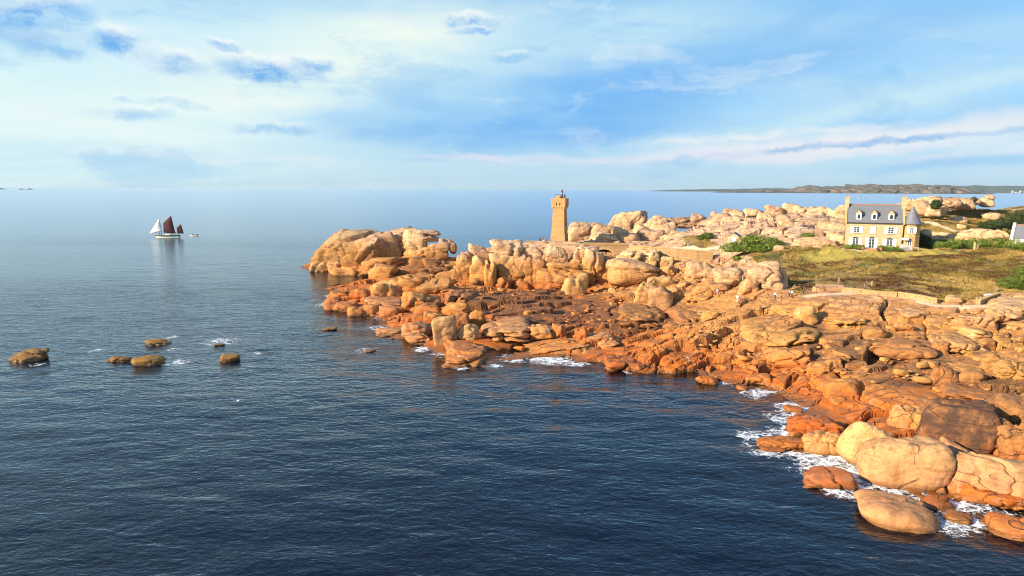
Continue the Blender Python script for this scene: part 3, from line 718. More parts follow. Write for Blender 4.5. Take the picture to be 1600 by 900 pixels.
# --- left outcrop and its skirts
rock('huge dome-backed granite outcrop sloping into the open sea', 484, 354, 640, 421, 'dome', 243, dark=0.5, olive=0.25, seed=11, deep=0.6, sub=6, cracks=5, sink=0.5, ramp=0.34)
rock('long cracked granite block in the middle of the seaward outcrop', 556, 353, 668, 410, 'panel', 240, olive=0.2, dark=0.2, seed=12, deep=0.6, sub=6, cracks=5)
rock('leaning wedge of granite on the front of the seaward outcrop', 552, 366, 606, 412, 'panel', 236, olive=0.15, dark=0.2, seed=13, tilt=-25, cracks=3)
rock('upright split block at the shoulder of the seaward outcrop', 626, 356, 668, 396, 'smooth', 238, olive=0.15, seed=24, cracks=3)
rock('flat granite slab perched highest on the seaward outcrop', 650, 359, 690, 369, 'slab', 239, seed=15, cracks=1, deep=0.6, sink=0.05, name='flat_boulder')
rock('flat granite slab under the perched slab of the seaward outcrop', 644, 367, 686, 378, 'slab', 238.5, seed=16, cracks=1, deep=0.7, sink=0.2, name='flat_boulder')
rock('broken ledge of blocks below the perched slabs', 640, 375, 704, 404, 'panel', 236, seed=17, cracks=5, dark=0.2)
rock('dark square boulder on the inland end of the seaward outcrop', 686, 372, 706, 388, 'panel', 238, seed=18, dark=0.45)
rock('small brown boulder on the inland end of the seaward outcrop', 700, 374, 714, 390, 'round', 237, seed=19, dark=0.4)
rock('pale cube-shaped boulder standing in the sea off the outcrop', 485, 402, 514, 425, 'panel', None, pale=0.6, seed=20, cracks=1)
rock('pale rounded boulder beside the cube-shaped boulder off the outcrop', 511, 404, 541, 424, 'round', None, pale=0.5, seed=21, cracks=1)
rock('low tan slab split by dark joints at the foot of the outcrop', 518, 415, 584, 431, 'slab', None, seed=22, cracks=5, pale=0.3, name='flat_boulder')
rock('brown ledge along the front of the outcrop', 552, 398, 650, 420, 'slab', 228, seed=23, cracks=3, dark=0.35, name='flat_boulder')
rock('rough block at the head of the narrow inlet', 574, 412, 624, 436, 'panel', None, seed=24, cracks=3)
rock('long brown ridge running towards the lighthouse cliff', 600, 412, 716, 440, 'slab', 212, seed=25, tilt=8, cracks=4, dark=0.5, deep=0.4, name='flat_boulder')
rock('brown humped rock behind the inlet', 640, 398, 720, 425, 'panel', 226, seed=26, cracks=4, dark=0.45)
rock('smooth tan hump beside the inlet', 578, 436, 634, 462, 'round', None, seed=27, cracks=2, pale=0.2)
rock('cracked tan block above the narrow inlet', 618, 428, 664, 458, 'panel', None, seed=28, cracks=4)
rock('brown block under the dark ridge', 650, 432, 706, 460, 'panel', None, seed=29, cracks=3, dark=0.4)
rock('pointed boulder at the lip of the lower inlet', 510, 455, 548, 468, 'slab', None, seed=30, cracks=1)
rock('row-end boulder beside the lower inlet', 545, 450, 580, 466, 'round', None, seed=31)
rock('wide pale shelf between the two inlets', 562, 462, 632, 482, 'slab', None, seed=32, cracks=3, pale=0.4, name='flat_boulder')
rock('peaked tan block in the middle of the low point', 625, 452, 690, 482, 'panel', None, seed=33, tilt=-10, cracks=2)
rock('broad brown slab under the pillar rocks', 690, 442, 766, 476, 'slab', None, seed=34, tilt=-8, cracks=3, dark=0.4, name='flat_boulder')
for (a, b, c, d, sd_) in ((504, 463, 540, 480, 35), (520, 470, 560, 488, 36), (541, 478, 572, 494, 37), (560, 474, 598, 490, 38), (590, 476, 634, 494, 39), (506, 476, 530, 486, 40)):
    rock('rounded olive-tan boulder in the cluster washed by the sea at the low point', a, b, c, d, 'round', None, seed=sd_, cracks=1, pale=0.2, group='boulders washed by the sea at the low point')
for (a, b, c, d, sd_) in ((640, 474, 690, 492, 41), (690, 470, 740, 492, 42), (706, 468, 730, 488, 43), (625, 490, 668, 506, 44), (660, 486, 700, 504, 45)):
    rock('blocky tan boulder behind the spotted boulders of the low point', a, b, c, d, 'panel', None, seed=sd_, cracks=2, group='blocky boulders behind the spotted ones')
# --- spotted boulders at the low point
rock('low pale rock reaching furthest out below the spotted boulder', 585, 510, 634, 525, 'dome', None, seed=46, pale=0.5, cracks=2)
rock('pale humped boulder with a dark hollow near the spotted boulder', 626, 502, 678, 526, 'round', None, seed=47, pale=0.4, cracks=2)
rock('tall pale boulder spotted with black lichen at the water', 674, 490, 716, 539, 'smooth', None, seed=48, pale=0.55, cracks=1, deep=0.8)
rock('pale triangular boulder leaning beside the spotted boulder', 712, 503, 752, 533, 'block', None, seed=49, pale=0.6, tilt=18, cracks=1)
rock('brown-topped boulder behind the triangular boulder', 702, 486, 736, 514, 'block', None, seed=50, dark=0.5, cracks=1)
rock('smooth brown boulder above the triangular boulder', 732, 482, 760, 508, 'round', None, seed=51, dark=0.3, cracks=1)
rock('small rock split in two at the water under the humped boulder', 632, 519, 678, 537, 'block', None, seed=52, pale=0.4, cracks=3)
rock('low jutting rock with a black weedy top over the water', 688, 532, 768, 572, 'slab', None, seed=53, dark=0.25, pale=0.2, cracks=4, deep=0.7, name='flat_boulder')
rock('long smooth pale whaleback behind the jutting rock', 748, 490, 832, 533, 'dome', None, seed=54, pale=0.4, cracks=3, deep=0.6)
rock('long smooth orange slab lying along the waterline', 812, 526, 934, 556, 'slab', None, seed=55, tilt=9, cracks=2, pale=0.2, deep=0.45, name='flat_boulder')
rock('square-ended boulder above the long orange slab', 824, 506, 864, 529, 'block', None, seed=56, cracks=2, pale=0.2)
rock('brown cube boulder beside the square-ended boulder', 860, 504, 888, 526, 'block', None, seed=57, cracks=2, dark=0.35)
rock('tan cube boulder tipped on its corner above the slabs', 896, 509, 924, 529, 'block', None, seed=58, tilt=38, cracks=0)
rock('pale lens-shaped boulder beside the tipped cube', 908, 514, 968, 540, 'slab', None, seed=59, tilt=12, cracks=2, pale=0.4)
rock('low tan slab at the waterline below the tan lens-shaped boulder', 930, 548, 1010, 580, 'slab', None, seed=60, cracks=3, name='flat_boulder')
rock('small wet boulder at the waterline', 976, 566, 1016, 582, 'block', None, seed=61, cracks=1, dark=0.2)
# --- lighthouse cliff
CL = 203
rock('left pillar of the lighthouse cliff with rounded shoulders', 711, 392, 746, 440, 'round', CL - 2, seed=70, cracks=2)
rock('smooth pillar of the lighthouse cliff under the knob', 733, 398, 768, 437, 'panel', CL - 3, seed=71, cracks=2)
rock('knobbly block capping the cliff pillars', 731, 379, 768, 408, 'panel', CL, seed=72, cracks=3)
rock('grooved head-shaped boulder on top of the cliff', 764, 372, 819, 399, 'round', CL - 1, seed=73, cracks=3)
rock('wide smooth block under the head-shaped boulder', 760, 392, 816, 416, 'panel', CL - 2, seed=74, cracks=1)
rock('wedge block hanging over the dark hollow of the cliff', 770, 404, 818, 436, 'panel', CL - 2.5, seed=75, tilt=-20, cracks=1)
rock('narrow stack of blocks in the cliff gully', 756, 406, 776, 446, 'panel', CL - 5, seed=76, cracks=4)
rock('upper cliff block beside the terrace end', 808, 384, 852, 412, 'panel', CL - 1, seed=77, cracks=3)
rock('tall cracked cliff block left of the long diagonal joint', 802, 396, 852, 446, 'panel', CL - 3, seed=78, cracks=5, deep=0.5)
rock('tall smooth cliff panel right of the long diagonal joint', 842, 382, 890, 420, 'panel', CL - 2, seed=79, cracks=2, deep=0.5)
rock('cliff block scored by slanting joints under the lighthouse', 876, 382, 938, 416, 'panel', CL - 2.4, seed=80, cracks=6, deep=0.5)
rock('smooth lower cliff block above the platform', 836, 414, 922, 446, 'slab', CL - 7, seed=81, cracks=2, deep=0.5)
rock('thin dark-jointed ledge halfway up the cliff', 846, 408, 934, 420, 'slab', CL - 4, seed=82, cracks=2, deep=0.4)
rock('cliff shoulder beside the arch', 904, 386, 944, 428, 'panel', CL - 4, seed=83, cracks=4)
rock('pale rounded boulder standing alone on the brown platform', 876, 425, 920, 458, 'smooth', None, seed=84, pale=0.35, cracks=1)
rock('small blocks at the foot of the cliff gully', 770, 432, 800, 450, 'panel', None, seed=85, cracks=3)
rock('square block at the foot of the cracked cliff', 798, 434, 830, 452, 'panel', None, seed=86, cracks=2)
rock('brown block at the foot of the left pillar', 704, 420, 730, 440, 'panel', None, seed=87, dark=0.5, cracks=1)
rock('brown ledge under the pillars', 722, 432, 772, 446, 'slab', None, seed=88, dark=0.5, cracks=2, name='flat_boulder')
# --- boulders right of the cliff
rock('almond-shaped boulder leaning beside the arch', 920, 399, 958, 437, 'round', None, seed=90, tilt=-40, cracks=2)
rock('great smooth oval boulder, largest beside the arch', 945, 401, 1030, 446, 'egg', None, seed=91, cracks=1, pale=0.3, sub=6, sink=0.12)
rock('pinkish slab behind the oval boulder', 960, 390, 1004, 410, 'block', 196, seed=92, cracks=2, pale=0.4)
rock('broken pink slab behind the oval boulder', 1000, 389, 1032, 412, 'block', 196, seed=93, cracks=2, pale=0.3)
rock('rounded boulder near the long terrace wall', 1026, 399, 1052, 420, 'round', None, seed=94, pale=0.3, cracks=1)
rock('flat tilted boulder near the long terrace wall', 1028, 414, 1062, 430, 'slab', None, seed=95, tilt=-10, cracks=1)
rock('bowl-shaped pale boulder under the terrace wall', 1068, 407, 1124, 438, 'round', None, seed=96, pale=0.5, cracks=3)
rock('pale square-jawed boulder beside the bowl-shaped boulder', 1112, 417, 1160, 448, 'smooth', None, seed=97, pale=0.55, cracks=2, sink=0.1)
rock('orange block under the square-jawed boulder', 1100, 440, 1142, 457, 'block', None, seed=98, cracks=1)
rock('orange rounded base rock beside the great pale boulder', 1150, 432, 1186, 458, 'round', None, seed=99, cracks=1)
rock('great pale boulder with a rounded top at the heath edge', 1164, 406, 1229, 452, 'smooth', None, seed=101, pale=0.6, tilt=10, cracks=3, sub=6, sink=0.1)
rock('smooth flat-topped boulder in front of the oval boulder', 1008, 430, 1056, 452, 'slab', None, seed=102, pale=0.3, cracks=1)
rock('ridged boulder fallen in front of the oval boulder', 990, 438, 1030, 470, 'block', None, seed=103, pale=0.35, tilt=-15, cracks=3)
rock('pale boulder split down its middle', 1011, 444, 1052, 479, 'round', None, seed=104, pale=0.5, cracks=3)
rock('small block leaning on the split boulder', 1042, 446, 1068, 468, 'block', None, seed=105, pale=0.2, cracks=1)
rock('long flat slab on the slope under the square-jawed boulder', 1060, 448, 1120, 474, 'slab', None, seed=106, cracks=3, name='flat_boulder')
rock('low brown overhang above the dark hollow of the platform', 1040, 482, 1106, 506, 'slab', None, seed=107, dark=0.4, cracks=3, name='flat_boulder')
rock('tan boulder beside the dark hollow of the platform', 1094, 484, 1124, 501, 'round', None, seed=108, cracks=1)
rock('curled brown rock fold on the platform', 960, 476, 1044, 506, 'slab', None, seed=109, dark=0.55, cracks=4, name='flat_boulder')
rock('small pale stone on the brown platform', 950, 449, 964, 458, 'round', None, seed=110, pale=0.4, cracks=0, sub=3)
# --- behind the lighthouse
rock('giant whaleback boulder with a gull, behind the lighthouse', 936, 327, 1013, 374, 'smooth', 258, pale=0.45, seed=111, tilt=-8, cracks=1, sub=6, deep=0.8)
rock('broad smooth boulder just behind the lighthouse', 884, 346, 950, 384, 'round', 243, pale=0.4, seed=112, cracks=2)
rock('pink round boulder between the lighthouse and the whaleback', 922, 350, 968, 376, 'round', 240, pale=0.4, seed=113, cracks=1)
rock('pale knuckle-shaped boulder under the whaleback', 953, 353, 984, 374, 'round', 236, pale=0.45, seed=114, cracks=1)
rock('small egg-shaped boulder under the whaleback', 968, 364, 998, 378, 'egg', 232, pale=0.45, seed=115, cracks=0)
rock('long low boulder behind the terrace wall', 918, 362, 968, 381, 'dome', 232, pale=0.4, seed=116, cracks=1)
rock('small leaning slab at the end of the whaleback', 988, 350, 1012, 364, 'slab', 248, pale=0.4, seed=117, tilt=-15, cracks=0)
rock('bulging boulder beside the whaleback', 1004, 336, 1044, 360, 'round', 250, pale=0.35, seed=118, cracks=2)
rock('overhanging boulder with a smooth underside beside the whaleback', 1014, 340, 1056, 368, 'round', 242, pale=0.3, seed=119, tilt=-15, cracks=2)
rock('low orange boulder under the overhanging boulder', 994, 356, 1040, 378, 'round', 236, pale=0.2, seed=120, cracks=1)
rock('broad striped slab behind the two walkers', 1024, 360, 1102, 386, 'dome', 226, pale=0.5, seed=121, cracks=5, deep=0.5)
rock('dark jagged reef on the far shore', 1030, 338, 1092, 352, 'block', 285, dark=0.7, seed=122, cracks=5)
rock('split brown boulder on the far shore', 1078, 333, 1104, 350, 'block', 280, dark=0.35, seed=123, cracks=4)
# --- ridge between lighthouse and house
RIDGE = [(1090, 332, 1140, 362, 252, 'dome'), (1098, 342, 1130, 358, 244, 'slab'), (1124, 336, 1180, 358, 244, 'dome'), (1138, 345, 1178, 362, 232, 'block'), (1094, 356, 1128, 372, 226, 'block'), (1120, 358, 1156, 376, 218, 'block'),
         (1152, 350, 1184, 370, 214, 'block'), (1160, 326, 1192, 342, 256, 'round'), (1176, 330, 1214, 352, 238, 'slab'), (1190, 320, 1226, 336, 256, 'dome'), (1218, 317, 1244, 332, 258, 'round'), (1200, 332, 1252, 358, 222, 'block'),
         (1182, 348, 1212, 366, 214, 'block'), (1240, 320, 1282, 338, 252, 'slab'), (1250, 330, 1290, 350, 232, 'round'), (1262, 322, 1306, 346, 242, 'slab'), (1252, 344, 1284, 362, 214, 'block'), (1278, 341, 1322, 366, 204, 'round'),
         (1290, 324, 1324, 344, 236, 'slab'), (1304, 318, 1340, 334, 254, 'dome'), (1224, 354, 1252, 370, 204, 'slab'), (1246, 356, 1284, 372, 200, 'slab'), (1284, 360, 1318, 376, 194, 'block'), (1214, 340, 1240, 356, 214, 'round'),
         (1128, 324, 1164, 340, 262, 'dome'), (1230, 326, 1262, 344, 240, 'slab'), (1110, 330, 1128, 344, 262, 'dome'), (1140, 330, 1166, 346, 250, 'slab')]
for i, (a, b, c, d, y, stl) in enumerate(RIDGE):
    rock({'dome': 'dome-backed', 'slab': 'flat-lying', 'block': 'angular', 'round': 'rounded'}[stl] + (' large' if (c - a) > 38 else ' smaller') + ' pink-tan boulder ' + ('on the skyline of' if y > 243 else 'halfway up' if y > 213 else 'at the foot of') + ' the rocky ridge beside the manor', a, b, c, d, stl, y, seed=130 + i, pale=0.35, cracks=3, tilt=random.choice((-10, 0, 0, 8)), group='boulders piled on the ridge')
rock('low rounded ridge of jointed rock at the lawn edge', 1236, 370, 1312, 385, 'dome', 181, seed=170, pale=0.5, cracks=6, deep=0.35)
rock('smooth pale hump above the jointed rock', 1206, 371, 1240, 382, 'round', 186, seed=171, pale=0.5, cracks=2)
rock('pink twin-lobed boulder lying in the bush', 1189, 371, 1216, 384, 'round', None, seed=172, pale=0.6, cracks=1)
rock('small pale boulder at the heath edge below the bush', 1208, 383, 1226, 391, 'round', None, seed=173, pale=0.6, cracks=0)
rock('smooth boulder half hidden behind the bush', 1154, 369, 1180, 382, 'round', 192, seed=174, pale=0.4, cracks=0)
rock('round rock against the house gable', 1294, 366, 1320, 380, 'round', 184, seed=175, pale=0.3, cracks=2)
# --- behind the house
for i, (a, b, c, d, y, stl) in enumerate([(1424, 312, 1452, 327, 232, 'slab'), (1432, 306, 1470, 322, 238, 'dome'), (1468, 308, 1500, 322, 236, 'block'), (1486, 308, 1520, 320, 240, 'slab'), (1446, 318, 1480, 330, 226, 'slab'), (1500, 309, 1530, 318, 244, 'block'),
                                          (1530, 308, 1552, 317, 246, 'slab'), (1410, 318, 1430, 326, 240, 'round'), (1388, 318, 1412, 328, 236, 'slab')]):
    rock({'dome': 'dome-backed', 'slab': 'flat', 'block': 'angular', 'round': 'round'}[stl] + (' wide' if (c - a) > 31 else ' narrower') + ' pale pink boulder on the crest behind the house', a, b, c, d, stl, y, seed=180 + i, pale=0.45, cracks=2, group='boulders on the crest behind the house')
rock('beak-shaped slab perched on the crest', 1539, 304, 1553, 312, 'slab', 246, seed=190, pale=0.4, tilt=-18, cracks=0, sink=0.3)
rock('small knob stone over the turret roof', 1416, 311, 1424, 318, 'round', 236, seed=191, pale=0.4, cracks=0, sub=3)
rock('egg-shaped pale boulder on the green slope', 1483, 338, 1509, 349, 'egg', None, seed=192, pale=0.6, cracks=0)
rock('small flat pale boulder below the egg-shaped one', 1496, 350, 1510, 357, 'round', None, seed=193, pale=0.6, cracks=0)
rock('cracked pale boulder on the green slope by the wind-bent trees', 1533, 332, 1562, 344, 'round', None, seed=194, pale=0.55, cracks=2)
rock('pale boulder cut by the heath at the top of the slope', 1584, 326, 1612, 334, 'dome', None, seed=195, pale=0.6, cracks=0)
rock('long ribbed whaleback outcrop above the green hedge', 1490, 357, 1568, 378, 'dome', None, seed=196, pale=0.55, cracks=6, deep=0.35, sub=5, tilt=8)
rock('low pale outcrop beside the turret', 1448, 362, 1494, 376, 'dome', None, seed=197, pale=0.5, cracks=3, deep=0.4)
rock('grey-pink boulder behind the turret', 1430, 358, 1456, 372, 'round', 182, seed=198, pale=0.3, cracks=1)
rock('small boulder against the white cottage', 1578, 368, 1596, 380, 'round', None, seed=199, pale=0.5, cracks=0)
# --- right slope
rock('smooth dome boulder beside the path end', 1542, 456, 1622, 492, 'dome', None, seed=200, pale=0.45, cracks=1)
rock('pale dome boulder in front of the path-end dome', 1554, 466, 1602, 498, 'dome', None, seed=201, pale=0.5, cracks=1)
rock('small pale round boulder at the foot of the path-end domes', 1552, 482, 1578, 498, 'round', None, seed=202, pale=0.6, cracks=0)
rock('pale block with a flat lit top below the path', 1484, 488, 1554, 514, 'block', None, seed=203, pale=0.35, cracks=2, deep=0.6)
rock('pale wedge under the flat-topped block', 1484, 502, 1540, 524, 'slab', None, seed=204, pale=0.35, cracks=1)
rock('yellow humped boulder with a dark flank', 1450, 512, 1516, 546, 'dome', None, seed=205, pale=0.2, cracks=3)
rock('wide humped slab with a dark streaked face', 1348, 520, 1460, 556, 'dome', None, seed=206, dark=0.25, cracks=4, deep=0.5)
rock('square block between the two humped boulders', 1454, 532, 1482, 550, 'block', None, seed=207, cracks=1)
rock('great low brown-topped dome above the waterline', 1148, 494, 1278, 538, 'dome', None, seed=208, dark=0.2, cracks=3, deep=0.6, sub=6)
rock('pointed slab overhanging a dark gap near the waterline', 1196, 540, 1264, 569, 'smooth', None, seed=209, cracks=1, tilt=8)
rock('rounded block lying on the orange slabs', 1286, 590, 1347, 623, 'smooth', None, seed=210, cracks=1)
rock('yellow boulder at the gully head', 1238, 475, 1276, 504, 'round', None, seed=211, cracks=1, pale=0.15, tilt=25)
rock('cracked yellow ledge at the gully head', 1280, 482, 1362, 512, 'slab', None, seed=212, cracks=5, name='flat_boulder')
rock('brown-capped boulder lying across the gully', 1348, 510, 1386, 530, 'round', None, seed=213, dark=0.3, cracks=0)
rock('flat tan slab in the gully floor', 1280, 530, 1340, 566, 'slab', None, seed=214, tilt=-10, cracks=2, name='flat_boulder')
rock('pale leaf-shaped slab below the path', 1406, 481, 1434, 494, 'slab', None, seed=215, pale=0.6, cracks=0, name='flat_boulder')
rock('square pale stone beside the path wall', 1476, 460, 1502, 472, 'block', None, seed=216, pale=0.5, cracks=0)
rock('brown-spotted oval boulder of the cracked mound', 1448, 568, 1494, 602, 'round', None, seed=217, dark=0.35, cracks=1)
rock('wide brown back of the cracked mound', 1472, 560, 1552, 592, 'dome', None, seed=218, dark=0.4, cracks=3)
rock('dark grinning boulder in front of the cracked mound', 1494, 576, 1542, 602, 'round', None, seed=219, dark=0.6, cracks=2)
rock('brown cleft boulder behind the cracked mound', 1532, 550, 1578, 584, 'block', None, seed=220, dark=0.45, cracks=2)
rock('smooth tan hump behind the cleft boulder', 1510, 544, 1552, 564, 'dome', None, seed=221, dark=0.15, cracks=0)
rock('brown rock mass beside the cleft boulder', 1552, 562, 1622, 600, 'block', None, seed=222, dark=0.45, cracks=4)
rock('long low brown sheet of rock above the huge dark boulder', 1466, 600, 1590, 630, 'slab', None, seed=223, dark=0.3, cracks=3, name='flat_boulder')
# --- near shore
rock('huge dark weathered boulder with a smooth crest', 1430, 620, 1550, 706, 'smooth', None, seed=230, dark=1.0, cracks=2, sub=6, tilt=12)
rock('dark weathered boulder beside the huge one', 1548, 616, 1640, 672, 'round', None, seed=231, dark=0.75, cracks=2, sub=6)
rock('grooved brown boulder under the dark ones', 1546, 656, 1640, 724, 'block', None, seed=232, dark=0.4, cracks=4, sub=6)
rock('smooth tan boulder behind the pale domes', 1388, 630, 1452, 674, 'round', None, seed=233, cracks=1, pale=0.2)
rock('tall pale dome boulder with black specks at the surf', 1306, 654, 1402, 730, 'egg', None, seed=234, pale=0.6, tilt=-30, cracks=0, sub=6, deep=0.6)
rock('great pale dome boulder cut by curved joints at the surf', 1338, 676, 1482, 764, 'egg', None, seed=265, pale=0.55, tilt=8, cracks=1, sub=6, deep=0.55)
rock('low pale boulder at the end of the surf gully', 1252, 672, 1328, 714, 'dome', None, seed=236, pale=0.35, cracks=2)
rock('squared foot block under the great pale dome', 1400, 726, 1480, 764, 'block', None, seed=237, pale=0.35, cracks=2)
rock('pale block wedged behind the great pale dome', 1472, 688, 1536, 734, 'smooth', None, seed=238, pale=0.55, cracks=2)
rock('broad flat pale slab above the surf', 1476, 704, 1640, 780, 'smooth', None, seed=239, pale=0.55, cracks=2, sub=6, deep=0.6, name='flat_boulder')
rock('wet orange shelf below the broad pale slab', 1480, 754, 1620, 788, 'slab', None, seed=240, cracks=3, deep=0.5, name='flat_boulder')
rock('orange shelf rock beside the surf gully', 1228, 648, 1318, 682, 'slab', None, seed=241, cracks=3, name='flat_boulder')
# --- rocks standing in the sea
SEAR = [('large pale boulder standing in the surf', 1335, 774, 1468, 826, 'egg', 0.0, 0.5, 242), ('flat brown boulder awash beside the surf', 1244, 728, 1338, 766, 'smooth', 0.25, 0.1, 243), ('low brown rock awash in the foam', 1180, 680, 1258, 704, 'dome', 0.3, 0, 244),
        ('small dark wet rock in the surf behind the large pale boulder', 1440, 774, 1492, 798, 'dome', 0.6, 0, 245), ('orange rock awash off the wet shelf', 1540, 806, 1640, 846, 'dome', 0.1, 0.1, 246), ('small dark rock barely showing beside the large pale boulder', 1476, 800, 1520, 818, 'dome', 0.7, 0, 247),
        ('dark-backed olive rock standing alone furthest out to sea', 17, 542, 76, 569, 'block', 0.5, 0, 248), ('low dark-topped olive rock beside the split olive rock', 167, 555, 208, 568, 'slab', 0.3, 0, 249), ('long olive rock split by a crack in the open sea', 207, 553, 258, 574, 'round', 0.15, 0.0, 250),
        ('slanting wet rock ringed with foam in the open sea', 227, 528, 269, 541, 'dome', 0.35, 0, 251), ('small olive rock with a horn in the open sea', 344, 551, 375, 567, 'round', 0.2, 0, 252), ('tiny rock awash in the foam patch', 334, 536, 352, 541, 'dome', 0.4, 0, 253),
        ('tiny rock between the low point and open water', 505, 510, 527, 517, 'dome', 0.2, 0, 254), ('tiny foam-fringed rock off the low point', 568, 545, 588, 551, 'dome', 0.5, 0, 255), ('orange rock awash just off the orange slabs', 1086, 586, 1124, 600, 'dome', 0.1, 0, 256),
        ('tilted orange plate at the waterline', 1162, 582, 1204, 600, 'slab', 0, 0.1, 257), ('small orange rock off the tilted plate', 1150, 602, 1170, 610, 'dome', 0.1, 0, 258), ('flat orange rock in the little bay', 1224, 634, 1254, 644, 'dome', 0.1, 0, 259), ('round rock at the mouth of the surf gully', 1185, 694, 1230, 706, 'dome', 0.3, 0, 260)]
for lb, a, b, c, d, stl, dk, pl_, sd_ in SEAR:
    if a < 600: b, d = b + 0.12 * (d - b), d - 0.14 * (d - b)
    p_ = at_z((a + c) / 2, d, 0.0)
    rock(lb, a, b, c, d, stl, p_[1], dark=dk, pale=pl_, seed=sd_, cracks=2 if (c - a) > 40 else 0, sink=0.6, sub=5 if (c - a) > 70 else 4, deep=0.8, olive=0.85 if a < 600 else 0.0)
# ------------------------------------------------------------------ scattered boulders: single ones, then the uncountable rubble
ROCKZ = []
def scatter_spots(n, zlo, zhi, seed, ymax=262):
    r = np.random.default_rng(seed); out = []
    while len(out) < n:
        s_ = r.uniform(-0.30, 0.80, 4000); y_ = np.exp(r.uniform(math.log(60), math.log(ymax), 4000)); x_ = s_ * y_
        z_ = base_z(x_, y_); h_, p_ = masks(x_, y_)
        ok = (z_ > zlo) & (z_ < zhi) & (h_ < 0.12) & (p_ < 0.1) & (fbm2(x_ / 9, y_ / 9, 123, 3) > 0.05)
        out += [(a, b, c) for a, b, c in zip(x_[ok], y_[ok], z_[ok])]
    return out[:n]
def zone_of(x, y, z):
    u = 800 + FPX * x / y
    if z < 1.2: return 'low orange block lying at the waterline among the shore slabs', 'blocks at the waterline'
    if u < 740: return 'tan block lying among the rocks of the low seaward point', 'blocks of the seaward point'
    if u < 1100 and y > 205: return 'pink-tan block lying on the slope behind the lighthouse terrace', 'blocks behind the lighthouse'
    if u < 1100: return 'brownish block lying on the rock platform under the lighthouse', 'blocks on the platform under the lighthouse'
    if y > 180: return 'pink-tan block tucked between the boulders of the ridge', 'blocks between the ridge boulders'
    if z > 6: return 'pale block lying on the slope just below the path', 'blocks below the path'
    return 'orange block lying on the broken slope between the path and the waterline', 'blocks on the broken slope'
VAR = []
for k in range(14):
    co, f = rock_shape(500 + k, ('block', 'slab', 'round', 'block')[k % 4], 4, 1, (1.5, 1.0, 0.7), 40)
    lo, hi = co.min(0), co.max(0); co = (co - (lo + hi) / 2) / ((hi - lo) / 2)
    VAR.append(mesh_np('scattered_boulder', co, f)); VAR[-1].materials.append(M['granite'])
rr = np.random.default_rng(77)
for i, (x, y, z) in enumerate(scatter_spots(44, 0.1, 15, 5)):
    L = min(4.2, 0.9 + rr.exponential(0.8)) * (1.0 + 0.4 * (y > 150)); o = link('granite_boulder', VAR[i % 14])
    hgt = L * rr.uniform(0.22, 0.36)
    o.scale = (L * 0.62, L * rr.uniform(0.36, 0.5), hgt)
    o.location = (x, y, float(base_z(x, y)[0]) + hgt * 0.25)
    o.rotation_euler = (rr.normal(0, 0.12), rr.normal(0, 0.14), rr.normal(-0.3, 0.5))
    o.color = (0.45 * float(sstep(poly_sd(np.array([x]), np.array([y]), DARKZ), -3, 3)[0]) + max(0, rr.normal(0.05, 0.1)), 0.35 * float(sstep(z, 4, 9)) , 0, 1)
    lb, gr = zone_of(x, y, z); tag(o, ('big ', 'small ', 'tiny ')[int(L < 2.4) + int(L < 1.5)] + lb, 'boulder', gr)
def rubble(n, lo_, hi_, sub, seed, zlo, zhi):
    V, Fc, off = [], [], 0
    r = np.random.default_rng(seed)
    shapes = [rock_shape(700 + k, ('block', 'smooth', 'round', 'slab')[k % 4], sub, 0, (1.4, 1.0, 0.7)) for k in range(16)]
    for i, (x, y, z) in enumerate(scatter_spots(n, zlo, zhi, seed)):
        co, f = shapes[i % 16]
        L = r.uniform(lo_, hi_) * (1.0 + 0.35 * (y > 150)); sc = np.array([L * 0.62, L * r.uniform(0.34, 0.5), L * r.uniform(0.20, 0.34)])
        q_ = (co * sc) @ roty(r.normal(0, 0.16)).T @ rotz(r.normal(-0.3, 0.45)).T
        V.append(q_ + np.array([x, y, z + sc[2] * 0.3 + r.normal(0, 0.1)])); Fc.append(f + off); off += len(co)
    return np.concatenate(V), np.concatenate(Fc)
v1, f1 = rubble(40, 1.2, 2.0, 3, 91, -0.2, 16); v2, f2 = rubble(520, 0.3, 0.85, 2, 92, 0.1, 16)
o = link('rock_rubble', mesh_np('rock_rubble', np.r_[v1, v2], np.r_[f1, f2 + len(v1)]), M['granite'])
tag(o, 'broken granite rubble filling the gaps of the whole rocky shore', 'rubble', kind='stuff'); o.color = (0.25, 0.05, 0, 1)

# ------------------------------------------------------------------ building materials
def masonry(name, c1, c2, sx=0.9, sy=0.4):
    mt, t = new_mat(name)
    tcn = t.n('ShaderNodeTexCoord').outputs['Object']
    sp_ = t.n('ShaderNodeSeparateXYZ'); t.put(sp_.inputs[0], tcn)
    cb = t.n('ShaderNodeCombineXYZ'); t.put(cb.inputs[0], t.math('ADD', sp_.outputs[0], sp_.outputs[1])); t.put(cb.inputs[1], sp_.outputs[2])
    bk = t.n('ShaderNodeTexBrick'); t.put(bk.inputs['Vector'], cb.outputs[0]); bk.inputs['Color1'].default_value = c1; bk.inputs['Color2'].default_value = c2
    bk.inputs['Mortar'].default_value = (c1[0] * 0.6, c1[1] * 0.58, c1[2] * 0.55, 1); bk.inputs['Scale'].default_value = 1.0
    bk.inputs['Brick Width'].default_value = sx; bk.inputs['Row Height'].default_value = sy; bk.inputs['Mortar Size'].default_value = 0.025; bk.inputs['Bias'].default_value = -0.1
    n = t.noise(tcn, 1.8, 6, 0.65)
    c = t.mix(t.ramp(n, 0.35, 0.75, 0.0, 0.35), bk.outputs[0], (c1[0] * 0.55, c1[1] * 0.5, c1[2] * 0.45, 1))
    h = t.math('ADD', t.math('MULTIPLY', bk.outputs['Fac'], -0.5), t.math('MULTIPLY', n, 0.5))
    finish(t, c, 0.85, h, 0.5, 0.06, 0.2); return mt
M['tower_stone'] = masonry('ashlar_granite', (0.50, 0.265, 0.105, 1), (0.60, 0.335, 0.145, 1))
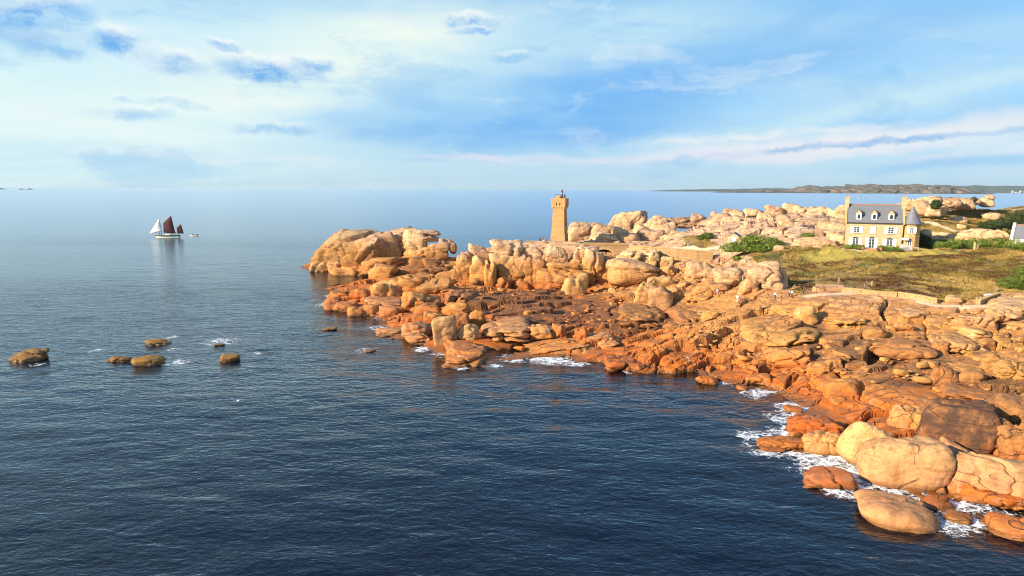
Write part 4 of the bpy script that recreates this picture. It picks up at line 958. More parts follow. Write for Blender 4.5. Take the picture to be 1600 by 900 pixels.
M['tower_trim'] = simple('dressed_granite', (0.56, 0.34, 0.14), 0.8, 0.12, 3.0, 0.3)
M['wall_stone'] = masonry('rubble_wall', (0.42, 0.25, 0.11, 1), (0.54, 0.34, 0.17, 1), 0.7, 0.35)
M['house_wall'] = masonry('house_granite', (0.50, 0.375, 0.21, 1), (0.59, 0.455, 0.27, 1), 0.7, 0.35)
M['turret_wall'] = masonry('turret_granite', (0.50, 0.30, 0.12, 1), (0.62, 0.40, 0.18, 1), 0.6, 0.32)
M['white'] = simple('white_paint', (0.80, 0.79, 0.76), 0.6, 0.04, 1.0)
M['glass'] = simple('window_glass', (0.025, 0.035, 0.045), 0.08, 0.1, 1.0, spec=0.8)
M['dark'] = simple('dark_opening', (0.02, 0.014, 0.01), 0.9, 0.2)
M['red'] = simple('red_lantern_paint', (0.36, 0.015, 0.035), 0.4, 0.1)
M['iron'] = simple('dark_iron', (0.03, 0.03, 0.035), 0.5, 0.1)
M['wood'] = simple('weathered_wood', (0.36, 0.25, 0.15), 0.85, 0.25, 4.0, 0.3)
M['stem'] = simple('woody_stem', (0.09, 0.06, 0.035), 0.9, 0.25, 4.0)
M['terracotta'] = simple('terracotta', (0.42, 0.17, 0.08), 0.8, 0.15)
def slate():
    mt, t = new_mat('slate_roof')
    pos = t.n('ShaderNodeTexCoord').outputs['Object']
    sp_ = t.n('ShaderNodeSeparateXYZ'); t.put(sp_.inputs[0], pos)
    row = t.math('FRACT', t.math('MULTIPLY', sp_.outputs[2], 4.5))
    n = t.noise(pos, 1.2, 5, 0.65); n2 = t.noise(t.mapping(pos, (0, 0, 0), (0, 0, 0), (5, 5, 9)), 1.0, 3, 0.6)
    c = t.mix(t.ramp(n2, 0.3, 0.7), (0.11, 0.115, 0.13, 1), (0.20, 0.205, 0.22, 1))
    c = t.mix(t.ramp(n, 0.55, 0.75, 0, 0.5), c, (0.22, 0.21, 0.20, 1))
    finish(t, c, 0.55, t.math('ADD', row, n2), 0.35, 0.05, 0.4); return mt
M['slate'] = slate()
def leaf_mat(name, c1, c2, c3):
    mt, t = new_mat(name)
    a_ = t.n('ShaderNodeAttribute', attribute_name='tone').outputs['Fac']
    c = t.mix(t.ramp(a_, 0.0, 0.6), c1, c2); c = t.mix(t.ramp(a_, 0.6, 1.0), c, c3)
    b = finish(t, c, 0.6, None, spec=0.25)
    return mt
M['leaf_bush'] = leaf_mat('gorse_leaf', (0.06, 0.105, 0.015, 1), (0.16, 0.22, 0.028, 1), (0.30, 0.31, 0.04, 1))
M['leaf_dark'] = leaf_mat('dark_leaf', (0.022, 0.036, 0.012, 1), (0.045, 0.070, 0.018, 1), (0.085, 0.10, 0.025, 1))
M['leaf_bright'] = leaf_mat('bright_leaf', (0.05, 0.085, 0.012, 1), (0.12, 0.17, 0.02, 1), (0.24, 0.27, 0.03, 1))
def heath_mat():
    mt, t = new_mat('heath_blades'); a_ = t.n('ShaderNodeAttribute', attribute_name='tone').outputs['Fac']
    cr_ = t.n('ShaderNodeValToRGB'); t.put(cr_.inputs[0], a_); e_ = cr_.color_ramp.elements
    e_[0].position, e_[0].color = 0.0, (0.10, 0.045, 0.022, 1); e_[1].position, e_[1].color = 1.0, (0.38, 0.255, 0.080, 1)
    for ps_, c_ in ((0.25, (0.16, 0.085, 0.030, 1)), (0.38, (0.12, 0.125, 0.022, 1)), (0.55, (0.22, 0.165, 0.036, 1)), (0.75, (0.33, 0.205, 0.055, 1))):
        x_ = e_.new(ps_); x_.color = c_
    finish(t, cr_.outputs[0], 0.8, None, spec=0.15); return mt
M['heath'] = heath_mat()
M['flower'] = simple('white_petal', (0.78, 0.74, 0.70), 0.7, 0.1, 6.0)

# ------------------------------------------------------------------ vegetation
def leaf_cloud(blobs, n, size, seed, flat=0.0):
    """n leaf clumps (bent quads) through ellipsoids [(x,y,z,rx,ry,rz)], thicker towards their outside"""
    r = np.random.default_rng(seed); B = np.array(blobs, float); wts = (B[:, 3] * B[:, 4] * B[:, 5]) ** 0.67; wts /= wts.sum()
    k = r.choice(len(B), n, p=wts); d = r.normal(0, 1, (n, 3)); d /= np.linalg.norm(d, axis=1)[:, None]
    rad = r.uniform(0.55, 1.08, n) ** 0.6
    lump = 1 + 0.22 * fbm3(d * 2.2 + k[:, None] * 5.0, seed, 3)
    c = B[k, :3] + d * (rad * lump)[:, None] * B[k, 3:]
    c[:, 2] = np.maximum(c[:, 2], -0.15)
    nrm = d + r.normal(0, 0.6, (n, 3)); nrm /= np.linalg.norm(nrm, axis=1)[:, None]
    t1 = np.cross(nrm, r.normal(0, 1, (n, 3))); t1 /= np.linalg.norm(t1, axis=1)[:, None]; t2 = np.cross(nrm, t1)
    s_ = (size * r.uniform(0.6, 1.5, n))[:, None]
    v = np.stack([c - t1 * s_, c - t2 * s_ * 0.55 + nrm * s_ * 0.2, c + t1 * s_, c + t2 * s_ * 0.55 + nrm * s_ * 0.2], 1).reshape(-1, 3)
    tone = np.clip(r.normal(0.42, 0.2, n) + 0.22 * noise3(c * 0.9, seed + 4), 0, 1)
    return v, np.arange(4 * n).reshape(n, 4), np.repeat(tone, 4)
def bush(name, label, cat, px, blobs, n, size, mat, seed, group=None, loc=None, stems=3, fol='foliage'):
    p = np.array(hit(*px)) if loc is None else np.array(loc)
    p[2] = ground_pt(p[0], p[1]) if loc is None else p[2]
    e = empty(name, tuple(p), -math.atan2(p[0], p[1])); tag(e, label, cat, group)
    v, f, tn = leaf_cloud(blobs, n, size, seed)
    link(fol, mesh_np(fol, v, f, {'tone': tn}, smooth=False), mat, e)
    r = random.Random(seed)
    for k in range(stems):
        b = blobs[k % len(blobs)]
        mb = MB(); q0 = (b[0] * 0.7 + r.uniform(-0.2, 0.2), b[1] * 0.7, -0.3); q1 = (b[0] + r.uniform(-0.3, 0.3), b[1], b[2])
        mb.tube(q0, q1, 0.11, 0.05); mb.tube(q1, (q1[0] + r.uniform(-0.5, 0.5), q1[1] + r.uniform(-0.4, 0.4), q1[2] + b[5] * 0.6), 0.05, 0.02)
        mb.tube(q1, (q1[0] + r.uniform(-0.5, 0.5), q1[1] + r.uniform(-0.4, 0.4), q1[2] + b[5] * 0.4), 0.04, 0.015)
        mb.build('stem', M['stem'], e)
    return e

# heath: tufts of grass and heather, nobody could count them
r = np.random.default_rng(55)
s_ = r.uniform(0.28, 0.90, 420000); y_ = r.uniform(128, 262, 420000); x_ = s_ * y_
h_, p_ = masks(x_, y_); lw = poly_sd(x_, y_, LAWN)
ok = (h_ > 0.6) & (p_ < 0.1) & (lw < 0.5) & (fbm2(x_ / 4, y_ / 4, 14, 3) > -0.35)
x_, y_ = x_[ok][:105000], y_[ok][:105000]; n = len(x_)
z_ = ground(x_, y_)[0]
pat = fbm2(x_ / 14, y_ / 6, 15, 4, 0.6)
ang = r.uniform(0, math.pi, n); hh = r.uniform(0.08, 0.24, n) * (1 + 0.5 * np.clip(pat, -0.5, 1)); wd = r.uniform(0.07, 0.20, n)
ca, sa = np.cos(ang) * wd, np.sin(ang) * wd
lean = r.normal(0, 0.16, (n, 2))
v = np.stack([np.c_[x_ - ca, y_ - sa, z_ - 0.08], np.c_[x_ + ca, y_ + sa, z_ - 0.08], np.c_[x_ + lean[:, 0] + ca * 0.5, y_ + lean[:, 1] + sa * 0.5, z_ + hh], np.c_[x_ + lean[:, 0] - ca * 0.6, y_ + lean[:, 1] - sa * 0.6, z_ + hh * 0.85]], 1).reshape(-1, 3)
tone = np.clip(0.46 + 0.85 * pat + r.normal(0, 0.13, n), 0, 1)
o = link('heath_grass', mesh_np('heath_grass', v, np.arange(4 * n).reshape(n, 4), {'tone': np.repeat(tone, 4)}, smooth=False), M['heath'])
tag(o, 'dry golden grass and heather covering the heath around the house', 'grass', kind='stuff')

bush('bush', 'large green bush sprawling below the boulder ridge beside the little shed', 'bush', (1180, 395), [(-6.0, 0, 0.8, 3.0, 2.2, 1.5), (-3.0, 1.5, 1.3, 3.2, 2.5, 2.0), (0.5, 3.0, 2.0, 3.4, 2.6, 2.3), (4.0, 3.4, 1.7, 3.2, 2.4, 2.2), (6.6, 3.0, 0.9, 2.0, 2.0, 1.6), (1, 0, 0.8, 3.2, 2.0, 1.2), (-1.5, 4.5, 2.6, 2.6, 2.2, 1.8)], 9000, 0.20, M['leaf_bush'], 1, stems=7)
bush('bush', 'bright green bush behind the wide striped slab', 'bush', (1105, 372), [(0, 0, 0.6, 1.8, 1.3, 1.1), (-1.6, -0.6, 0.2, 1.6, 1.0, 0.8)], 1600, 0.2, M['leaf_bright'], 2, stems=2)
bush('bush', 'bright yellow-green bush at the heath edge under the cottage', 'bush', (1598, 452), [(-2.0, 0, 1.0, 2.4, 2.0, 1.6), (1.0, 1.2, 2.6, 3.2, 2.6, 2.6), (4.5, 1.5, 3.5, 3.4, 3, 3.2), (2.0, -0.5, 1.2, 2.8, 2.2, 1.8)], 8000, 0.17, M['leaf_bright'], 3, stems=4)
bush('bush', 'dark rounded bush against the turret wall', 'bush', (1442, 387), [(0, 0, 1.4, 2.0, 1.6, 1.9), (-0.9, 0.5, 2.1, 1.4, 1.2, 1.5)], 2600, 0.17, M['leaf_dark'], 4, stems=3)
bush('bush', 'low light green bush beside the dark turret bush', 'bush', (1454, 387), [(0, 0, 0.7, 1.7, 1.2, 1.0), (1.8, 0.2, 0.6, 1.6, 1.1, 0.9)], 1500, 0.16, M['leaf_bush'], 5, stems=2)
bush('bush', 'small round dark bush among the crest boulders', 'bush', (1462, 327), [(0, 0, 1.2, 1.7, 1.4, 1.6)], 1200, 0.22, M['leaf_dark'], 6, stems=2, loc=tuple(at_y(1462, 326, 222)))
bush('bush', 'tiny dark bush on the crest beside the beak-shaped slab', 'bush', (1522, 316), [(0, 0, 0.7, 0.9, 0.8, 0.9)], 350, 0.2, M['leaf_dark'], 7, stems=1, loc=tuple(at_y(1522, 315, 240)))
bush('bush', 'grey-green thicket behind the menhir stones', 'bush', (1478, 389), [(-1.6, 0, 0.7, 1.8, 1.4, 1.0), (1.4, 0.3, 0.9, 1.9, 1.5, 1.2)], 1800, 0.17, M['leaf_bush'], 8, stems=3)
bush('bush', 'low dark bush in front of the great pale boulder', 'bush', (1226, 440), [(0, 0, 0.5, 1.2, 1.0, 0.9), (-0.8, 0.8, 0.8, 1.0, 0.9, 0.9)], 900, 0.15, M['leaf_dark'], 9, stems=2)
bush('bush', 'small green bush beside the walker in blue', 'bush', (1152, 408), [(0, 0, 0.5, 1.1, 0.9, 0.7)], 600, 0.15, M['leaf_bush'], 10, stems=1)
bush('bush', 'small green bush on the ledge above the jointed rock', 'bush', (1262, 371), [(0, 0, 0.5, 1.9, 0.9, 0.7)], 700, 0.16, M['leaf_bush'], 11, stems=1, loc=tuple(at_y(1262, 371, 186)))
bush('hedge', 'long clipped green hedge below the ribbed outcrop', 'hedge', (1505, 388), [(-5, 0, 0.9, 2.6, 1.3, 1.3), (-1.5, 0, 1.1, 2.6, 1.3, 1.4), (2, 0, 0.9, 2.6, 1.3, 1.2)], 3400, 0.17, M['leaf_bush'], 12, stems=4)
bush('hedge', 'long green hedge between the menhir stones and the cottage', 'hedge', (1562, 391), [(-5, 0, 0.9, 2.8, 1.4, 1.2), (-1.5, 0.5, 1.1, 2.8, 1.5, 1.4), (2.2, 0.4, 1.0, 2.8, 1.4, 1.3), (5, 0.2, 0.6, 2.2, 1.2, 0.9)], 4200, 0.17, M['leaf_bush'], 13, stems=5)
for i, (u, v, sx_, lb) in enumerate([(1548, 366, 1.0, 'wind-bent dark pine nearest the ribbed outcrop'), (1572, 366, 1.25, 'spreading dark pine between the ribbed outcrop and the cottage'), (1592, 350, 1.2, 'dark pine rising behind the cottage chimney')]):
    p = np.array(hit(u, v)); e = empty('pine_tree', tuple(p), -math.atan2(p[0], p[1])); tag(e, lb, 'tree', 'wind-bent pines by the cottage')
    mb = MB(); k = sx_
    mb.tube((0, 0, -0.4), (0.4 * k, 0, 1.6 * k), 0.22 * k, 0.16 * k); mb.tube((0.4 * k, 0, 1.6 * k), (1.1 * k, 0.1, 3.2 * k), 0.16 * k, 0.07 * k)
    for a, b_, c_ in ((-1.8, 0.4, 2.4), (2.2, -0.4, 2.8), (0.4, 1.0, 3.4), (-0.8, -0.8, 2.9)): mb.tube((0.45 * k, 0, 1.7 * k), (a * k, b_ * k, c_ * k), 0.10 * k, 0.03 * k)
    mb.build('trunk', M['stem'], e)
    v_, f_, tn = leaf_cloud([(-1.8 * k, 0.3, 2.5 * k, 1.6 * k, 1.2 * k, 0.8 * k), (0.3 * k, 0.2, 3.2 * k, 1.9 * k, 1.5 * k, 0.9 * k), (2.2 * k, -0.2, 2.9 * k, 1.8 * k, 1.4 * k, 0.9 * k), (1.2 * k, 0.6, 1.9 * k, 1.6 * k, 1.3 * k, 0.8 * k), (-0.6 * k, -0.6, 2.0 * k, 1.3 * k, 1.1 * k, 0.6 * k)], 3200, 0.19, 40 + i)
    link('crown', mesh_np('crown', v_, f_, {'tone': tn}, smooth=False), M['leaf_dark'], e)

# ------------------------------------------------------------------ lighthouse
p = at_y(874, 378.5, 224); LH = empty('lighthouse', tuple(p), R(-20))
tag(LH, 'square pink granite lighthouse with corbelled parapet and red lantern on the cliff', 'lighthouse')
mb = MB(); mb.frust((2.55, 2.2), (2.35, 2.0), -2.5, 2.9); mb.build('plinth', M['tower_stone'], LH, bevel=0.05)
mb = MB(); mb.frust((2.22, 1.9), (1.90, 1.62), 2.9, 10.9); mb.build('shaft', M['tower_stone'], LH, bevel=0.04)
mb = MB(); mb.frust((1.92, 1.64), (2.35, 2.05), 10.9, 11.7); mb.build('corbel_course', M['tower_trim'], LH)
mb = MB()
for x0, x1, y0, y1 in ((-2.36, 2.36, -2.06, -1.66), (-2.36, 2.36, 1.66, 2.06), (-2.36, -1.96, -1.66, 1.66), (1.96, 2.36, -1.66, 1.66)): mb.box(x0, x1, y0, y1, 11.7, 14.3)
mb.box(-1.96, 1.96, -1.66, 1.66, 11.7, 13.4); mb.build('parapet', M['tower_stone'], LH)
for x in (-1.9, -0.95, 0.0, 0.95, 1.9): MB().box(x - 0.17, x + 0.17, -2.13, -2.06, 11.3, 12.0).build('corbel', M['tower_trim'], LH)
for y in (-1.4, -0.5, 0.5, 1.4): MB().box(2.36, 2.43, y - 0.16, y + 0.16, 11.3, 12.0).build('corbel', M['tower_trim'], LH)
for x in (-0.62, 0.55): MB().box(x - 0.16, x + 0.16, -2.075, -1.9, 11.95, 13.0).build('slit_window', M['dark'], LH)
MB().lathe([(1.15, 13.4), (1.1, 14.6), (1.2, 14.62), (1.2, 14.9), (0.35, 15.35)], 12, -0.3, 0.2).build('stair_turret', M['tower_trim'], LH)
mb = MB(); mb.lathe([(0.26, 15.2), (0.27, 16.2), (0.34, 16.25), (0.36, 16.6), (0.24, 16.9), (0.10, 17.1), (0.07, 17.5)], 12, 0.55, 0.2); lan = mb.build('lantern', M['red'], LH)
MB().lathe([(0.275, 15.7), (0.28, 16.15)], 12, 0.55, 0.2).build('lantern_glass', M['glass'], lan)
mb = MB()
for x in (-1.4, -0.9, -0.3, 0.3): mb.tube((x, -0.9, 14.4), (x, -0.9, 15.6), 0.03)
mb.tube((-1.4, -0.9, 15.55), (0.3, -0.9, 15.55), 0.03); mb.tube((-1.4, -0.9, 15.0), (0.3, -0.9, 15.0), 0.025); mb.build('railing', M['iron'], LH)
for x in (1.0, 1.75): MB().lathe([(0.18, 13.4), (0.22, 14.5), (0.26, 14.6), (0.24, 15.4), (0.1, 15.6)], 8, x, -0.6).build('vent_cowl', M['iron'], LH)
MB().box(2.13, 2.20, -0.35, 0.35, 5.2, 6.6).build('side_window', M['dark'], LH)
# ------------------------------------------------------------------ terrace and its walls
def wall_run(name, label, pts, thick, mat, cap=0.12, base=-2.5, cat='wall'):
    """pts: (x, y, top z) along the wall; coping proud of the face"""
    e = empty(name, (pts[0][0], pts[0][1], pts[0][2])); tag(e, label, cat)
    o0 = np.array(pts[0])
    body, cop = MB(), MB()
    for a, b in zip(pts[:-1], pts[1:]):
        a, b = np.array(a) - o0, np.array(b) - o0; t = (b - a); t[2] = 0; L = np.linalg.norm(t); t /= L; nn = np.array([-t[1], t[0], 0]) * thick / 2
        for m_, zo, zt, g in ((body, base, -cap, 1.0), (cop, -cap, 0.0, 1.18)):
            n2 = nn * g; q = []
            for pp in (a, b):
                for sgn in (-1, 1):
                    for zz_ in (zo, zt): q.append(tuple(pp + n2 * sgn + np.array([0, 0, zz_])))
            m_.add(q, [(0, 1, 5, 4), (2, 6, 7, 3), (1, 3, 7, 5), (0, 4, 6, 2), (0, 2, 3, 1), (4, 5, 7, 6)])
    body.build('wall_body', mat, e); cop.build('coping', M['tower_trim'], e)
    return e
def pw(u, v, y): return tuple(at_y(u, v, y))
wall_run('terrace_wall', 'pale low granite wall along the lighthouse terrace edge', [pw(823, 379, 218), pw(850, 380.5, 216), pw(886, 380.5, 215), pw(912, 382, 214)], 0.7, M['wall_stone'], base=-2.2)
wall_run('sea_wall', 'thin dark-shaded wall at the back of the lighthouse terrace', [pw(822, 376, 232), pw(862, 376.5, 232)], 0.5, M['wall_stone'], base=-2.0)
# terrace floor between them
mb = MB(); q = [at_y(818, 381, 219), at_y(915, 383, 215), at_y(925, 379, 232), at_y(818, 379.5, 232)]
mb.add([tuple(a) for a in q] + [(a[0], a[1], a[2] - 4) for a in q], [(0, 1, 2, 3), (0, 4, 5, 1), (1, 5, 6, 2), (2, 6, 7, 3), (3, 7, 4, 0)])
tag(mb.build('terrace_pavement', M['wall_stone']), kind='structure')
# arch bridge
a_ = at_y(944, 383, 211); AR = empty('stone_arch_bridge', tuple(a_), -math.atan2(a_[0], a_[1])); tag(AR, 'small granite arch bridge carrying the path past the cliff, dark hollow underneath', 'bridge')
prof = [(-6.8, 0.0), (7.4, 0.0), (7.4, -4.2), (2.9, -4.2)] + [(2.9 * math.cos(t), -3.2 + 2.0 * math.sin(t)) for t in np.linspace(0, math.pi, 14)] + [(-2.9, -4.2 - 3.5), (-6.8, -7.0)]
mb = MB(); N_ = 14
for k in range(N_):                                    # spandrel built as strips between the arch curve and the deck
    t0, t1 = math.pi * k / N_, math.pi * (k + 1) / N_
    x0, z0, x1, z1 = 2.9 * math.cos(t0), -3.3 + 2.0 * math.sin(t0), 2.9 * math.cos(t1), -3.3 + 2.0 * math.sin(t1)
    mb.add([(x0, 0, z0), (x1, 0, z1), (x1, 0, 0), (x0, 0, 0), (x0, 3.2, z0), (x1, 3.2, z1), (x1, 3.2, 0), (x0, 3.2, 0)], [(0, 1, 2, 3), (4, 7, 6, 5), (0, 4, 5, 1), (3, 2, 6, 7)])
mb.box(-6.5, -2.9, 0, 3.2, -7.5, 0); mb.box(2.9, 7.0, 0, 3.2, -7.5, 0); mb.build('bridge_body', M['wall_stone'], AR)
for k in range(17):                                    # voussoirs
    t = math.pi * (k + 0.5) / 17; x, z = 3.18 * math.cos(t), -3.3 + 2.26 * math.sin(t)
    me_ = MB().box(-0.21, 0.21, -0.05, 0.3, -0.30, 0.30).build('voussoir', M['tower_trim'], AR, bevel=0.02); me_.location = (x, -0.02, z); me_.rotation_euler = (0, math.pi / 2 - t, 0)
MB().box(-6.5, 7.0, -0.12, 0.35, -0.02, 0.75).build('bridge_parapet', M['wall_stone'], AR)
MB().box(-3.2, 3.2, 3.25, 3.7, -7.5, -1.2).build('shade_backing', M['dark'], AR)  # near-black sheet closing the arch, the hollow's shade put into its colour
wall_run('retaining_wall', 'long low granite retaining wall of the terrace path beyond the bridge', [pw(984, 383, 208), pw(1020, 385.5, 202), pw(1060, 388.5, 198), pw(1090, 391, 196), pw(1114, 393, 195)], 0.8, M['wall_stone'], base=-4.0)
wall_run('path_wall', 'rough stone wall edging the coast path above the broken slope', [tuple(np.array(hit(u, v)) + (0, 0, 0.8)) for u, v in ((1316, 455), (1340, 457), (1372, 461), (1402, 463))], 0.9, M['wall_stone'], base=-2.0)
wall_run('path_wall', 'short rough stone wall further along the coast path, ending at square stones', [tuple(np.array(hit(u, v)) + (0, 0, 0.9)) for u, v in ((1405, 463), (1438, 468), (1466, 474))], 0.9, M['wall_stone'], base=-2.0)
wall_run('path_wall', 'slanting stone wall climbing beside the wooden gate posts', [tuple(np.array(hit(u, v)) + (0, 0, 0.9)) for u, v in ((1528, 476), (1545, 469), (1560, 464))], 0.7, M['wall_stone'], base=-2.0)

# ------------------------------------------------------------------ the house
hp = at_z(1363, 388.5, 15.1); H_ = empty('manor_house', tuple(hp), -math.atan2(hp[0], hp[1]) + R(3)); tag(H_, 'two-storey granite manor house with slate roof, white shutters and three dormers', 'house')
HW, HD, HE, HR = 6.5, 8.0, 6.9, 11.2                    # half width, depth, eave, ridge
mb = MB(); mb.box(-HW, HW, 0, HD, -1.5, HE)
mb.add([(-HW, 0, HE), (-HW, HD, HE), (-HW, HD / 2, HR - 0.1), (HW, 0, HE), (HW, HD, HE), (HW, HD / 2, HR - 0.1)], [(0, 1, 2), (3, 5, 4)])
mb.build('wall', M['house_wall'], H_)
mb = MB(); t_ = 0.16; y_e = -0.4; z_e = HE - 0.28
mb.add([(-HW, y_e, z_e), (HW, y_e, z_e), (HW, HD / 2, HR), (-HW, HD / 2, HR), (-HW, HD - y_e, z_e), (HW, HD - y_e, z_e),
        (-HW, y_e, z_e + t_), (HW, y_e, z_e + t_), (HW, HD / 2, HR + t_), (-HW, HD / 2, HR + t_), (-HW, HD - y_e, z_e + t_), (HW, HD - y_e, z_e + t_)],
       [(0, 1, 2, 3), (3, 2, 5, 4), (6, 9, 8, 7), (9, 10, 11, 8), (0, 6, 7, 1), (4, 5, 11, 10), (0, 3, 9, 6), (3, 4, 10, 9), (1, 7, 8, 2), (2, 8, 11, 5)])
RF = mb.build('roof', M['slate'], H_)
MB().box(-HW, HW, HD / 2 - 0.14, HD / 2 + 0.14, HR + 0.12, HR + 0.30).build('ridge_tiles', M['terracotta'], RF)
MB().box(-HW, HW, y_e - 0.12, y_e, z_e - 0.02, z_e + 0.12).build('gutter', M['iron'], RF)
for sgn in (-1, 1):
    mb = MB(); xx = sgn * HW; x0, x1 = (xx - 0.45, xx + 0.04) if sgn < 0 else (xx - 0.04, xx + 0.45)
    mb.add([(x, y, z) for x in (x0, x1) for y, z in ((-0.35, HE - 0.5), (-0.35, HE + 0.15), (HD / 2, HR + 0.55), (HD + 0.35, HE + 0.15), (HD + 0.35, HE - 0.5), (HD / 2, HR - 0.6))],
           [(0, 1, 2, 5), (5, 2, 3, 4), (6, 11, 8, 7), (11, 10, 9, 8), (0, 6, 7, 1), (1, 7, 8, 2), (2, 8, 9, 3), (3, 9, 10, 4), (4, 10, 11, 5), (5, 11, 6, 0)])
    mb.build('gable_coping', M['tower_trim'], H_)
    xc = sgn * (HW + 0.15)
    ch = MB().box(xc - 0.5, xc + 0.5, HD / 2 - 1.0, HD / 2 + 1.0, HR - 1.5, HR + 1.9).build('chimney', M['house_wall'], RF)
    # a part of the roof: its cap sits on the stack
    MB().box(xc - 0.58, xc + 0.58, HD / 2 - 1.08, HD / 2 + 1.08, HR + 1.9, HR + 2.15).build('chimney_cap', M['tower_trim'], RF)
    MB().box(xc - 0.2, xc + 0.2, HD / 2 - 0.5, HD / 2 - 0.1, HR + 2.15, HR + 2.6).build('chimney_pot', M['terracotta'], RF)
def window(parent, x, z0, z1, wd_, y=0.0, sh=True, arch=False, shut=False, name='window'):
    """frame and glazing bars in front of recessed glass, shutters folded back to either side"""
    fr_ = MB()
    for a, b, c, d in ((x - wd_, x - wd_ + 0.1, z0, z1), (x + wd_ - 0.1, x + wd_, z0, z1), (x - wd_ + 0.1, x + wd_ - 0.1, z1 - 0.1, z1), (x - wd_ + 0.1, x + wd_ - 0.1, z0, z0 + 0.1), (x - 0.05, x + 0.05, z0 + 0.1, z1 - 0.1)): fr_.box(a, b, y - 0.10, y + 0.05, c, d)
    for k in (1, 2): zc = z0 + (z1 - z0) * k / 3; fr_.box(x - wd_ + 0.1, x - 0.05, y - 0.09, y + 0.04, zc - 0.035, zc + 0.035).box(x + 0.05, x + wd_ - 0.1, y - 0.09, y + 0.04, zc - 0.035, zc + 0.035)
    w_ = fr_.build(name, M['white'], parent)
    MB().box(x - wd_ + 0.06, x + wd_ - 0.06, y - 0.04, y - 0.02, z0 + 0.06, z1 - 0.06).build('pane', M['glass'], w_)
    MB().box(x - wd_ - 0.12, x + wd_ + 0.12, y - 0.2, y + 0.05, z0 - 0.14, z0 - 0.01).build('sill', M['tower_trim'], w_)
    if arch:
        n_ = 10; pts = [(x + (wd_ + 0.02) * math.cos(t), z1 + 0.02 + 0.45 * math.sin(t)) for t in np.linspace(0, math.pi, n_)]
        MB().prism(pts, y - 0.06, y + 0.04).build('arch_light', M['glass'], w_)
    if sh:
        for sg in (-1, 1):
            if shut: a, b = (x - wd_, x - 0.01) if sg < 0 else (x + 0.01, x + wd_)
            else: a, b = (x - 2 * wd_ - 0.05, x - wd_ - 0.03) if sg < 0 else (x + wd_ + 0.03, x + 2 * wd_ + 0.05)
            m_ = MB().box(a, b, y - 0.17 if shut else y - 0.12, y - 0.115 if shut else y - 0.03, z0, z1 + (0.25 if arch else 0.0))
            m_.build('shutter', M['white'], w_)
    return w_
window(H_, -4.0, 4.0, 5.75, 0.70); window(H_, -0.15, 4.0, 5.75, 0.62, shut=True); window(H_, 3.9, 4.0, 5.75, 0.70)
window(H_, -4.1, 0.75, 2.45, 0.75, arch=True); window(H_, 3.8, 0.75, 2.45, 0.75, arch=True)
dr = window(H_, -0.3, 0.1, 2.6, 0.68, arch=True, name='door')
MB().box(-0.12, -0.02, -0.2, -0.13, 1.1, 1.25).build('door_handle', M['iron'], dr)
MB().box(-1.6, 1.1, -1.2, -0.02, -0.6, 0.08).build('doorstep', M['terracotta'], H_)
for xd in (-3.7, -0.1, 3.8):
    zb = 8.05; yb = -0.4 + (zb - z_e) / (HR - z_e) * (HD / 2 + 0.4)
    mb = MB(); mb.prism([(xd - 0.62, zb - 0.6), (xd + 0.62, zb - 0.6), (xd + 0.62, zb + 1.0), (xd - 0.62, zb + 1.0)], yb - 0.65, yb + 1.9); dm = mb.build('dormer', M['white'], H_)
    mb = MB(); mb.prism([(xd - 0.75, zb + 1.0), (xd + 0.75, zb + 1.0), (xd, zb + 1.95)], yb - 0.72, yb + 2.5); mb.build('dormer_roof', M['tower_trim'], dm)
    mb = MB(); mb.prism([(xd - 0.80, zb + 1.03), (xd - 0.72, zb + 1.03), (xd, zb + 1.97), (xd + 0.72, zb + 1.03), (xd + 0.80, zb + 1.03), (xd, zb + 2.08)], yb - 0.62, yb + 2.5); mb.build('dormer_slates', M['slate'], dm)
    MB().box(xd - 0.34, xd + 0.34, yb - 0.68, yb - 0.64, zb - 0.35, zb + 0.75).build('pane', M['glass'], dm)
    MB().box(xd - 0.03, xd + 0.03, yb - 0.78, yb - 0.66, zb + 1.9, zb + 2.35).build('finial', M['iron'], dm)
# round turret joined to the house
TX_, TY_ = HW + 2.15, 1.6
n8 = 8
def octa(r_, z): return [(TX_ + r_ * math.cos(2 * math.pi * (k + 0.5) / n8 - math.pi / 2), TY_ + r_ * math.sin(2 * math.pi * (k + 0.5) / n8 - math.pi / 2), z) for k in range(n8)]
mb = MB(); rings = [octa(1.98, -1.5), octa(1.98, 6.75)]
mb.add(sum(rings, []), [(k, (k + 1) % n8, n8 + (k + 1) % n8, n8 + k) for k in range(n8)] + [tuple(range(n8, 2 * n8))])
TW_ = mb.build('turret', M['turret_wall'], H_)
mb = MB(); rings = [octa(2.06, 3.3), octa(2.06, 3.6)]
mb.add(sum(rings, []), [(k, (k + 1) % n8, n8 + (k + 1) % n8, n8 + k) for k in range(n8)] + [tuple(range(n8, 2 * n8)), tuple(range(n8 - 1, -1, -1))]); mb.build('string_course', M['tower_trim'], TW_)
mb = MB(); rings = [octa(2.02, 6.3), octa(2.12, 6.6)]
mb.add(sum(rings, []), [(k, (k + 1) % n8, n8 + (k + 1) % n8, n8 + k) for k in range(n8)] + [tuple(range(n8, 2 * n8)), tuple(range(n8 - 1, -1, -1))]); mb.build('cornice', M['tower_trim'], TW_)
MB().lathe([(2.45, 6.55), (2.30, 6.75), (1.75, 7.7), (1.1, 9.1), (0.5, 10.4), (0.12, 11.1)], 24, TX_, TY_).build('turret_roof', M['slate'], TW_, smooth=True)
MB().lathe([(0.12, 11.05), (0.14, 11.3), (0.22, 11.45), (0.05, 11.6), (0.03, 12.2)], 8, TX_, TY_).build('roof_finial', M['tower_trim'], TW_)
tf = TY_ - 1.98 * math.cos(math.pi / 8)
